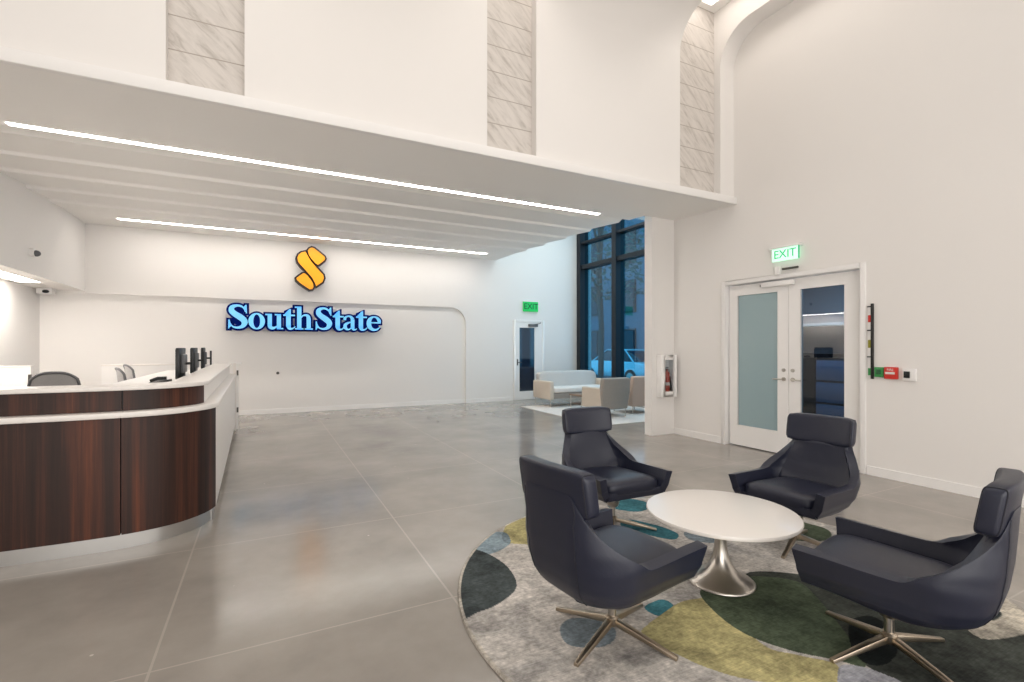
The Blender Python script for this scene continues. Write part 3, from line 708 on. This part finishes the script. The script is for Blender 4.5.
# armchairs seen from behind, facing +Y
def armchair(x, y, rz, lab, cols):
    t = empty('armchair', (x,y,.012), rz, lab, 'armchair', 'pair of lounge armchairs facing the sofa')
    a, b_ = cols
    for s in (-1,1): MB().box(s*.345,s*.24,-.28,.40,.17,.60).build('arm', a, t, bevel=.035, seg=3)
    def bb(u, v):
        zz = .16+.64*v; k = .325+.03*math.sin(v*PI*.8)
        return ((u-.5)*2*k, -.30-.07*v-.03*math.cos((u-.5)*PI), zz)
    o = MB().grid(bb,12,12).build('backrest', b_, t, smooth=True); md = o.modifiers.new('s','SOLIDIFY'); md.thickness = .13; md.offset = -1 ; 
    bv = o.modifiers.new('b','BEVEL'); bv.width = .02; bv.segments = 2; bv.limit_method = 'ANGLE'
    MB().box(-.24,.24,-.2,.38,.18,.32).build('base_frame', a, t, bevel=.01)
    MB().box(-.235,.235,-.18,.40,.32,.45).build('seat_cushion', M['white_fab'], t, bevel=.03, seg=3)
    for sx_, sy_ in ((-.29,-.27),(.29,-.27),(-.29,.34),(.29,.34)):
        MB().tube((sx_,sy_,0),(sx_,sy_,.18),.011).build('leg', M['steel'], t, smooth=True)
armchair(6.38,8.18,math.radians(0),'lounge armchair with taupe back, nearer the camera, facing the sofa',(M['beige_fab'],M['taupe_fab']))
armchair(7.30,8.35,math.radians(0),'pinkish beige armchair beside the windows, partly hidden by the wall end',(mat('rose_beige_fabric',(202,178,162),.85),mat('rose_beige_fabric_back',(196,170,154),.85)))
ctb = empty('side_table', (6.5,9.15,.012), 0, 'low wooden topped table between the sofa and the armchairs', 'table')
MB().box(-.24,.24,-.24,.24,.33,.36).build('tabletop', mat('brown_table_wood',(134,104,80),.5,noise=.2,nscale=8), ctb, bevel=.006)
MB().box(-.2,.2,-.2,.2,.14,.155).build('lower_shelf', mat('brown_shelf_wood',(120,92,72),.5), ctb)
for sx_ in (-.21,.21):
    for sy_ in (-.21,.21): MB().tube((sx_,sy_,0),(sx_,sy_,.33),.011).build('leg', M['steel'], ctb)

# ------------------------------------------------------------------ round rug with its pattern
blobs = [
    ('yellow', [(1.57,3.21),(1.65,3.39),(1.84,3.6),(2.1,3.66),(2.2,3.5),(1.95,3.24),(1.76,3.08),(1.67,3.11)]),
    ('paleblue', [(1.27,3.13),(1.35,3.3),(1.5,3.42),(1.65,3.37),(1.62,3.2),(1.54,3.12),(1.43,3.07),(1.33,3.07)]),
    ('slate', [(1.2,3.09),(1.30,3.2),(1.38,3.07),(1.41,2.85),(1.37,2.63),(1.29,2.52),(1.14,2.44),(1.03,2.42),(0.9,2.40),(0.85,2.6),(1.0,2.85)]),
    ('bluegrey', [(1.32,2.06),(1.37,2.12),(1.45,2.14),(1.54,2.08),(1.59,1.98),(1.54,1.9),(1.45,1.87),(1.35,1.91),(1.3,1.97)]),
    ('teal', [(2.57,3.11),(2.7,3.15),(2.79,2.99),(2.83,2.85),(2.82,2.73),(2.72,2.67),(2.65,2.74),(2.59,2.86),(2.54,3.0)]),
    ('teal', [(1.88,2.06),(2.01,2.07),(2.02,1.99),(1.93,1.93),(1.87,1.95),(1.85,2.01)]),
    ('bluegrey', [(2.89,2.74),(3.01,2.7),(3.0,2.52),(2.91,2.5),(2.82,2.62)]),
    ('teal', [(2.75,3.51),(3.04,3.6),(3.14,3.41),(2.99,3.27),(2.84,3.30)]),
    ('yellow', [(1.68,1.87),(1.72,1.9),(1.91,1.96),(2.09,2.0),(2.21,1.98),(2.31,1.95),(2.14,1.55),(2.21,1.41),(2.3,1.29),(2.19,1.22),(2.11,1.22),(1.87,1.39),(1.76,1.54),(1.71,1.68),(1.66,1.83)]),
    ('lavender', [(2.29,1.27),(2.39,1.22),(2.43,1.1),(2.41,.95),(2.1,1.12)]),
    ('dark', [(2.70,2.06),(3.0,1.91),(3.09,1.65),(3.22,1.3),(3.4,1.05),(3.3,.75),(2.97,.6),(2.45,.7),(2.40,.95),(2.43,1.1),(2.41,1.22),(2.5,1.39),(2.55,1.66)]),
    ('green', [(2.28,2.04),(2.51,2.05),(2.74,2.01),(2.9,1.85),(2.8,1.66),(2.68,1.51),(2.57,1.38),(2.41,1.22),(2.33,1.31),(2.21,1.45),(2.14,1.63),(2.17,1.84)]),
    ('black', [(2.74,1.46),(2.88,1.43),(2.83,1.32),(2.65,1.21),(2.48,1.19),(2.43,1.25),(2.54,1.36)]),
    ('cream', [(3.35,1.25),(3.69,1.3),(4.0,1.2),(3.9,.9),(3.45,.98),(3.14,1.08)]),
    ('slate', [(3.42,1.17),(3.51,1.17),(3.55,1.14),(3.5,1.12),(3.4,1.12)]),
    ('green', [(3.5,2.9),(3.8,2.7),(3.95,2.3),(3.7,2.15),(3.45,2.35)]),
]
cols = {'yellow':(180,170,122),'paleblue':(140,156,164),'slate':(72,78,78),'bluegrey':(122,132,138),'teal':(66,118,128),'lavender':(168,168,174),'dark':(68,71,66),'green':(80,90,72),'black':(30,34,34),'cream':(205,196,180)}
def smooth_loop(P):
    n = len(P); out = []
    for i in range(n):
        p0, p1, p2, p3 = P[i-1], P[i], P[(i+1)%n], P[(i+2)%n]
        for k in range(5):
            t = k/5
            out.append(tuple(.5*((2*p1[j])+(-p0[j]+p2[j])*t+(2*p0[j]-5*p1[j]+4*p2[j]-p3[j])*t*t+(-p0[j]+3*p1[j]-3*p2[j]+p3[j])*t**3) for j in range(2)))
    return out
import numpy as np
RC = (2.49,2.12); RR = 1.585
def round_rug():
    na, nr = 1100, 380
    vs = []; 
    th = np.linspace(0,2*PI,na,endpoint=False); rr = np.linspace(0.02,RR,nr)
    X_ = RC[0]+np.outer(rr,np.cos(th)); Y_ = RC[1]+np.outer(rr,np.sin(th))
    base = np.array(lin((190,184,177))[:3]); col = np.tile(base,(nr,na,1))
    for nm, P in blobs:
        Q = smooth_loop(P); inside = np.zeros(X_.shape,bool); n = len(Q)
        for i in range(n):
            x1,y1 = Q[i]; x2,y2 = Q[(i+1)%n]
            if y1 == y2: continue
            cond = ((y1 > Y_) != (y2 > Y_)) & (X_ < (x2-x1)*(Y_-y1)/(y2-y1)+x1)
            inside ^= cond
        c = np.array(lin(cols[nm])[:3])
        ov = inside & (np.abs(col-base).sum(-1) > .02)
        col[inside] = c
        if nm not in ('black','green'): col[ov] = c*.72
    edge = rr > RR-.02
    col[edge] = np.array(lin((188,180,168))[:3])
    zt = np.where(rr > RR-.004, .004, .016)
    verts = np.stack([X_, Y_, np.broadcast_to(zt[:,None],X_.shape)],-1).reshape(-1,3).tolist()
    faces = []
    for i in range(nr-1):
        for k in range(na):
            faces.append((i*na+k, i*na+(k+1)%na, (i+1)*na+(k+1)%na, (i+1)*na+k))
    faces = [f[::-1] for f in faces]
    faces.append(tuple(range(na)))
    me = bpy.data.meshes.new('round_rug'); me.from_pydata(verts,[],faces)
    at = me.color_attributes.new('pattern','FLOAT_COLOR','POINT')
    arr = np.concatenate([col.reshape(-1,3), np.ones((nr*na,1))],1).astype(np.float32).ravel()
    at.data.foreach_set('color', arr)
    m = bpy.data.materials.new('printed_wool_rug'); m.use_nodes = True; nt = m.node_tree; b = nt.nodes['Principled BSDF']; L = nt.links.new; N = nt.nodes.new
    ca = N('ShaderNodeVertexColor'); ca.layer_name = 'pattern'
    tc = N('ShaderNodeTexCoord'); n1 = N('ShaderNodeTexNoise'); n1.inputs['Scale'].default_value = 5; n1.inputs['Detail'].default_value = 9; n1.inputs['Roughness'].default_value = .78
    L(tc.outputs['Object'], n1.inputs['Vector'])
    mr = N('ShaderNodeMapRange'); mr.inputs['From Min'].default_value = .3; mr.inputs['From Max'].default_value = .7; mr.inputs['To Min'].default_value = .5; mr.inputs['To Max'].default_value = 1.5; L(n1.outputs['Fac'], mr.inputs['Value'])
    mp = N('ShaderNodeMapping'); mp.inputs['Scale'].default_value = (12,140,1); mp.inputs['Rotation'].default_value = (0,0,.45); L(tc.outputs['Object'], mp.inputs[0])
    n2 = N('ShaderNodeTexNoise'); n2.inputs['Scale'].default_value = 1.; n2.inputs['Detail'].default_value = 3; L(mp.outputs[0], n2.inputs['Vector'])
    mr2 = N('ShaderNodeMapRange'); mr2.inputs['From Min'].default_value = .3; mr2.inputs['From Max'].default_value = .7; mr2.inputs['To Min'].default_value = .84; mr2.inputs['To Max'].default_value = 1.14; L(n2.outputs['Fac'], mr2.inputs['Value'])
    mu = N('ShaderNodeMath'); mu.operation = 'MULTIPLY'; L(mr.outputs[0], mu.inputs[0]); L(mr2.outputs[0], mu.inputs[1])
    n4 = N('ShaderNodeTexNoise'); n4.inputs['Scale'].default_value = 3.2; n4.inputs['Detail'].default_value = 7; n4.inputs['Roughness'].default_value = .7; n4.inputs['Distortion'].default_value = .8
    L(tc.outputs['Object'], n4.inputs['Vector'])
    m4 = N('ShaderNodeMapRange'); m4.inputs['From Min'].default_value = .46; m4.inputs['From Max'].default_value = .72; m4.inputs['To Max'].default_value = .9; L(n4.outputs['Fac'], m4.inputs['Value'])
    n5 = N('ShaderNodeTexNoise'); n5.inputs['Scale'].default_value = 45.; n5.inputs['Detail'].default_value = 4; L(tc.outputs['Object'], n5.inputs['Vector'])
    m5 = N('ShaderNodeMapRange'); m5.inputs['From Min'].default_value = .3; m5.inputs['From Max'].default_value = .7; m5.inputs['To Min'].default_value = .8; m5.inputs['To Max'].default_value = 1.2; L(n5.outputs['Fac'], m5.inputs['Value'])
    mu5 = N('ShaderNodeMath'); mu5.operation = 'MULTIPLY'; L(mu.outputs[0], mu5.inputs[0]); L(m5.outputs[0], mu5.inputs[1]); mu = mu5
    wash = N('ShaderNodeVectorMath'); wash.operation = 'MULTIPLY'; wash.inputs[1].default_value = (.42,.43,.46); L(ca.outputs[0], wash.inputs[0])
    mxw = N('ShaderNodeMix'); mxw.data_type = 'RGBA'; L(m4.outputs[0], mxw.inputs['Factor']); L(ca.outputs[0], mxw.inputs['A']); L(wash.outputs[0], mxw.inputs['B'])
    vm = N('ShaderNodeVectorMath'); vm.operation = 'SCALE'; L(mxw.outputs['Result'], vm.inputs[0]); L(mu.outputs[0], vm.inputs['Scale'])
    L(vm.outputs[0], b.inputs['Base Color']); b.inputs['Roughness'].default_value = .95; b.inputs['Specular IOR Level'].default_value = .1
    bp = N('ShaderNodeBump'); bp.inputs['Strength'].default_value = .3; bp.inputs['Distance'].default_value = .004; L(n2.outputs['Fac'], bp.inputs['Height']); L(bp.outputs[0], b.inputs['Normal'])
    me.materials.append(m); o = bpy.data.objects.new('round_rug', me); C.objects.link(o)
    tag(o,'round rug with grey, green, yellow and teal watercolour blots under the swivel chairs','rug')
round_rug()
RZ = .016

# ------------------------------------------------------------------ pedestal table
tb = empty('coffee_table', (2.49,2.07,RZ), 0, 'round white coffee table on a flared metal pedestal between the four navy chairs', 'table')
TH = .45-RZ
MB().lathe([(0,TH-.026),(.423,TH-.026),(.436,TH-.022),(.440,TH-.012),(.436,TH-.002),(.428,TH),(0,TH)],0,0,96).build('tabletop', M['tabletop'], tb, smooth=True, angle=50)
pr = [(.195,0),(.197,.006),(.185,.016),(.16,.026),(.125,.045),(.09,.075),(.062,.115),(.044,.165),(.036,.22),(.034,.28),(.036,.34),(.045,.38),(.075,.4),(.11,TH-.026)]
MB().lathe(pr,0,0,64).build('pedestal', M['steel'], tb, smooth=True, angle=80)

# ------------------------------------------------------------------ swivel lounge chairs
def smoothstep(a, b_, x):
    t = max(0.,min(1.,(x-a)/(b_-a))); return t*t*(3-2*t)
def interp(T, z):
    if z <= T[0][0]: return T[0][1]
    for (a,va),(b_,vb) in zip(T[:-1],T[1:]):
        if z <= b_:
            t = (z-a)/(b_-a); t = t*t*(3-2*t)*.35+t*.65; return va+(vb-va)*t
    return T[-1][1]
WT = [(.222,.10),(.232,.155),(.25,.20),(.28,.245),(.32,.28),(.38,.312),(.48,.335),(.53,.325),(.60,.290),(.68,.255),(.76,.238),(.9,.235)]
BT = [(.222,-.10),(.232,-.17),(.25,-.225),(.28,-.28),(.32,-.325),(.38,-.36),(.46,-.38),(.56,-.393),(.70,-.403),(.80,-.41),(.92,-.42)]
FT = [(.222,.15),(.25,.24),(.31,.28),(.40,.29),(.50,.305),(.6,.305)]
RT = [(.222,.07),(.25,.15),(.38,.20),(.5,.22),(.62,.15),(.72,.09),(.9,.08)]
def chair_plan(s, z):
    # s in [-1,1] runs from the left arm tip round the back to the right arm tip
    W = interp(WT,z); B_ = interp(BT,z); F = interp(FT,z); r = min(interp(RT,z), W-.02)
    side_l = (F-(B_+r)); arc = PI/2*r; half = W-r
    # fixed fractions keep columns aligned: arm .0-.5, corner .5-.75, back .75-1 (from tip to centre)
    a = 1-abs(s); sg = -1 if s < 0 else 1
    if a < .5: x = F-side_l*(a/.5); y = W
    elif a < .78:
        t = (a-.5)/.28*PI/2; x = B_+r-r*math.sin(t); y = W-r+r*math.cos(t)
    else: x = B_; y = half*(1-(a-.78)/.22)
    bow = .02*math.cos(min(1,abs(y)/max(W,.01))*PI/2)
    return x-(bow if a > .6 else 0), sg*y
def top_h(s):
    a = 1-abs(s)
    base = .478-.012*smoothstep(.02,.42,a)
    return base+(.80-base)*smoothstep(.42,.80,a)
def bot_h(s):
    a = 1-abs(s); return .31-.064*smoothstep(0,.62,a)
def lounge_chair_proto():
    t = empty('swivel_lounge_chair', (0,0,0))
    # side + back shell, open at the front
    def wall(u, v):
        s = -1+2*u; zb = bot_h(s); z = zb+(top_h(s)-zb)*v; x, y = chair_plan(s,z); return (x,y,z)
    sh = MB().grid(wall, 96, 22)
    # underside: rows from the left half of the bottom rim to the right half
    def under(u, v):
        s = -1+u; x0, y0 = chair_plan(s, bot_h(s)); x1, y1 = chair_plan(-s, bot_h(s))
        y = y0+(y1-y0)*v; d = 1-(2*v-1)**2
        return (x0+(x1-x0)*v, y, bot_h(s)-.02*d*smoothstep(0,.3,u))
    sh.grid(under, 48, 24)
    o = sh.build('shell', M['navy'], t, smooth=True, angle=70)
    md = o.modifiers.new('s','SOLIDIFY'); md.thickness = .055; md.offset = -1
    bv = o.modifiers.new('b','BEVEL'); bv.width = .02; bv.segments = 3; bv.limit_method = 'ANGLE'; bv.angle_limit = math.radians(50)
    # seat cushion: wide at the front, crowned
    def seatf(q):
        k = (q.x+.25)/.54; q.y *= .84+.16*k; q.z += .02*(k-.4)-.02*max(0,k-.85)*4*.5; q.z += .012*(1-(q.y/.25)**2); return q
    MB().ellipsoid((.01,0,.370),(.275,.262,.058),5.5,56,18,seatf).build('seat_cushion', M['navy'], t, smooth=True, angle=80)
    # inner back pad
    def pad(u, v):
        z = .40+.31*v; xb = interp(BT,z)+.05; w = interp(WT,z)-.055-.02*(1-v); y = (u-.5)*2*w
        return (xb+.03*(1-v)**2+.06*abs((u-.5)*2)**3*(1-v)+.018*(1-abs((u-.5)*2)**4), y, z)
    o = MB().grid(pad, 20, 16).build('back_cushion', M['navy'], t, smooth=True, angle=80)
    md = o.modifiers.new('s','SOLIDIFY'); md.thickness = .04; md.offset = 1
    # headrest pillow wrapped over the top of the back
    def hd(q):
        q.x -= (q.z-.8)*.16; q.x += .03*(q.y/.235)**2; return q
    hp = MB().ellipsoid((-.39,0,.802),(.040,.238,.106),7,56,22,hd).build('headrest', M['navy'], t, smooth=True, angle=80)
    # piping round the headrest ends, and the upholstery seams
    for s in (-1,1):
        pts = []
        for k in range(33):
            a = 2*PI*k/32; c_, s_2 = math.cos(a), math.sin(a)
            q = hd(Vector((-.39+.040*.885*math.copysign(abs(c_)**(2/7),c_), s*.238*.93, .802+.106*.885*math.copysign(abs(s_2)**(2/7),s_2)))); pts.append(tuple(q))
        MB().path(pts,.003,6).build('piping', M['seam'], hp, smooth=True)
    sm = MB()
    for s in (-.26,.26):
        pts = []
        for k in range(20):
            z = bot_h(s)+.03+(top_h(s)-bot_h(s)-.035)*k/19; x, y = chair_plan(s,z); pts.append((x,y,z))
        sm.path(pts,.0028,6)
    sm.build('seam', M['seam'], t, smooth=True)
    MB().tube((0,0,.06),(0,0,.295),.021,.021,20).tube((0,0,.17),(0,0,.212),.04,.055,20).build('column', M['steel'], t, smooth=True)
    MB().lathe([(0,.045),(.03,.045),(.034,.06),(.034,.085),(.026,.095),(0,.095)],0,0,24).build('hub', M['bronze'], t, smooth=True)
    return t
proto = lounge_chair_proto()
def add_legs(t, rel):
    for k in range(4):
        a = rel+k*PI/2
        m_ = MB()
        L0, L1 = .0, .335
        vs = [(L0,-.020,.055),(L0,.020,.055),(L0,.017,.088),(L0,-.017,.088),(L1,-.013,.0),(L1,.013,.0),(L1,.011,.016),(L1,-.011,.016)]
        m_.add(vs,[[0,1,2,3],[7,6,5,4],[0,4,5,1],[1,5,6,2],[2,6,7,3],[3,7,4,0]])
        m_.xf(Matrix.Rotation(a,4,'Z')).build('leg', M['bronze'], t, bevel=.003)
chairs = [
 ((1.55,1.94),8,23,'navy leather swivel chair seen from behind, left of the white table'),
 ((2.47,3.08),-92,-40,'navy leather swivel chair facing the camera behind the table, to its left'),
 ((3.44,2.21),186,20,'navy leather swivel chair in front of the glazed double doors'),
 ((2.62,1.23),103,-13,'navy leather swivel chair seen from its side at the right front'),
]
for i, (p, f_, lg, lab) in enumerate(chairs):
    t = copy_tree(proto) if i else proto
    if i == 0: pass
    t.location = (p[0],p[1],RZ); t.rotation_euler = (0,0,math.radians(f_))
    tag(t, lab, 'lounge chair', 'swivel lounge chairs around the coffee table')
for i, (p, f_, lg, lab) in enumerate(chairs):
    t = [o for o in C.objects if o.get('label') == lab][0]
    add_legs(t, math.radians(lg-f_))

# ------------------------------------------------------------------ street outside the lounge windows
struct(MB().box(8.45,60,-10,70,-.35,-.12).build('ground_street', M['asphalt']))
def car():
    t = empty('parked_car', (14.0,16.6,-.12), 0, 'pale sedan parked on the street outside the lounge windows', 'car')
    W = .88
    prof = [(-2.25,.30),(-2.28,.62),(-2.1,.92),(-1.5,.98),(-.85,1.42),(-.3,1.48),(.45,1.45),(1.15,1.02),(1.95,.88),(2.2,.68),(2.25,.32)]
    # section: lower body wide, glasshouse narrower
    low = [(-2.25,.30),(-2.28,.62),(-2.1,.90),(-1.45,.97),(1.15,.99),(1.95,.87),(2.2,.66),(2.25,.32)]
    MB().prism([(y,z) for y, z in low],'x',-W,W).build('body', M['carpaint'], t, bevel=.06, seg=3)
    vs = []
    gl = [(-1.5,.96),(-.8,1.42),(.4,1.45),(1.15,.98)]
    for sx_ in (-1,1):
        for k, (y,z) in enumerate(gl): vs.append((sx_*(.84 if k in (0,3) else .66), y, z))
    MB().add(vs,[[0,1,2,3],[7,6,5,4],[0,4,5,1],[1,5,6,2],[2,6,7,3],[3,7,4,0]]).build('windows', M['carglass'], t, bevel=.03)
    MB().box(-.66,.66,-.8,.42,1.40,1.48).build('roof', M['carpaint'], t, bevel=.03)
    p = MB()
    for sx_ in (-1,1):
        for (ya,za),(yb,zb) in (((-1.5,.96),(-.8,1.43)),((-.15,.97),(-.15,1.45)),((1.15,.98),(.4,1.45))):
            p.tube((sx_*.85,ya,za),(sx_*.67,yb,zb),.035,.03,8)
    p.build('pillar', M['carpaint'], t)
    for sx_ in (-1,1):
        for y in (-1.35,1.38):
            w0 = MB().tube((sx_*.72,y,.33),(sx_*.91,y,.33),.33,.33,28).build('wheel', M['tyre'], t, smooth=True)
            MB().tube((sx_*.90,y,.33),(sx_*.925,y,.33),.21,.2,20).build('hub_cap', M['steel'], w0, smooth=True)
        MB().box(sx_*.6,sx_*.85,2.12,2.2,.62,.75).build('headlight', M['trim'], t)
car()
bo = empty('bollard', (11.2,12.2,-.12), 0, 'red and white post on the pavement outside the window', 'bollard')
MB().lathe([(0,0),(.06,0),(.06,.9),(.03,.95),(0,.96)],0,0,20).build('post', M['red'], bo, smooth=True)
MB().lathe([(.061,.6),(.0615,.6),(.0615,.7),(.061,.7)],0,0,20).build('reflective_band', M['trim'], bo)
bl = empty('street_building', (22,26,-.12), 0, 'grey building with dark windows across the street', 'building')
MB().box(0,4,-26,26,0,14).build('wall', M['facade'], bl)
for iy in range(13):
    for iz in range(4):
        y = -25+iy*4; z = .6+iz*3.3
        f_ = MB().box(-.12,0,y,y+2.3,z,z+2.2).build('window', M['frame_dark'], bl)
        MB().box(-.14,-.121,y+.12,y+2.18,z+.12,z+2.08).build('pane', M['shopglow'] if (iz == 0 and iy in (5,)) else M['carglass'], f_)
def tree(x, y, h, lab, sd):
    rnd = random.Random(sd)
    t = empty('street_tree', (x,y,-.12), 0, lab, 'tree', 'street trees outside')
    tr = MB().path([(0,0,0),(.05,.02,h*.3),(-.04,.05,h*.6),(.02,0,h*.85)],.11)
    for k in range(6):
        a = rnd.random()*6.28; z = h*(.4+.08*k); tr.path([(0,0,z),(math.cos(a)*.6,math.sin(a)*.6,z+.7),(math.cos(a)*1.1,math.sin(a)*1.1,z+1.5)],.045,6)
    tr.build('trunk', M['bark'], t, smooth=True)
    m_ = MB()
    for k in range(1400):
        a = rnd.random()*6.28; rr = 1.7*rnd.random()**.5; z = h*(.45+.55*rnd.random()); rr *= math.sin(max(.1,min(1,(z/h-.38)/.62))*PI)**.5+.15
        c_ = Vector((math.cos(a)*rr, math.sin(a)*rr, z)); u = Vector((rnd.gauss(0,1),rnd.gauss(0,1),rnd.gauss(0,1))).normalized(); v = u.orthogonal().normalized()
        q = .11; m_.add([c_-u*q, c_+v*q*.6, c_+u*q, c_-v*q*.6],[[0,1,2,3]])
    m_.build('foliage', M['leaf'], t)
tree(11.6,15.2,7.5,'slim tree on the pavement outside the far window bay',3)
tree(11.0,10.6,7.0,'slim tree on the pavement outside the nearer window bay',5)

# ------------------------------------------------------------------ light
w = bpy.data.worlds.new('dusk'); scn.world = w; w.use_nodes = True
bg = w.node_tree.nodes['Background']; bg.inputs[0].default_value = (.24,.58,.74,1); bg.inputs[1].default_value = 3.4
def area(name, loc, rot, sx, sy, power, col=(1,.95,.89)):
    l = bpy.data.lights.new(name,'AREA'); l.shape = 'RECTANGLE'; l.size = sx; l.size_y = sy; l.energy = power; l.color = col
    o = bpy.data.objects.new(name, l); C.objects.link(o); o.location = loc; o.rotation_euler = rot; return o
# added fill for the tall lobby: one overhead, one behind the camera
area('lobby_overhead_fill', (1.0,1.5,5.9), (0,0,0), 8, 4, 70, (1,.98,.955))  # soft overhead fill, no visible fixture
area('rear_soft_fill', (.5,-3.5,1.7), (PI/2,0,0), 10, 3.2, 330, (1,.985,.965))  # added frontal fill in front of a closed wall
area('lounge_overhead_fill', (6.9,9.0,5.2), (0,0,0), 2.2, 4, 75, (.80,.96,1))  # added cool fill over the lounge, no visible fixture
area('window_skylight', (8.0,9.0,2.8), (0,PI/2,0), 3.5, 4.5, 40, (.6,.82,1))
area('back_room_fill', (7.0,4.0,2.55), (0,0,0), .8, 1.6, 40, (.9,.95,1))  # added fill that brightens what shows through the clear leaf

# ------------------------------------------------------------------ camera
cam = bpy.data.cameras.new('camera'); co = bpy.data.objects.new('camera', cam); C.objects.link(co)
cam.sensor_width = 36; cam.lens = 36*485/1024; cam.shift_y = 6/1024; cam.clip_start = .02
co.location = (0,0,1.45); co.rotation_euler = (PI/2,0,-math.atan(247/485))
scn.camera = co
vs = scn.view_settings; vs.view_transform = 'Standard'; vs.look = 'None'; vs.gamma = 1; vs.use_curve_mapping = False; vs.exposure = .10
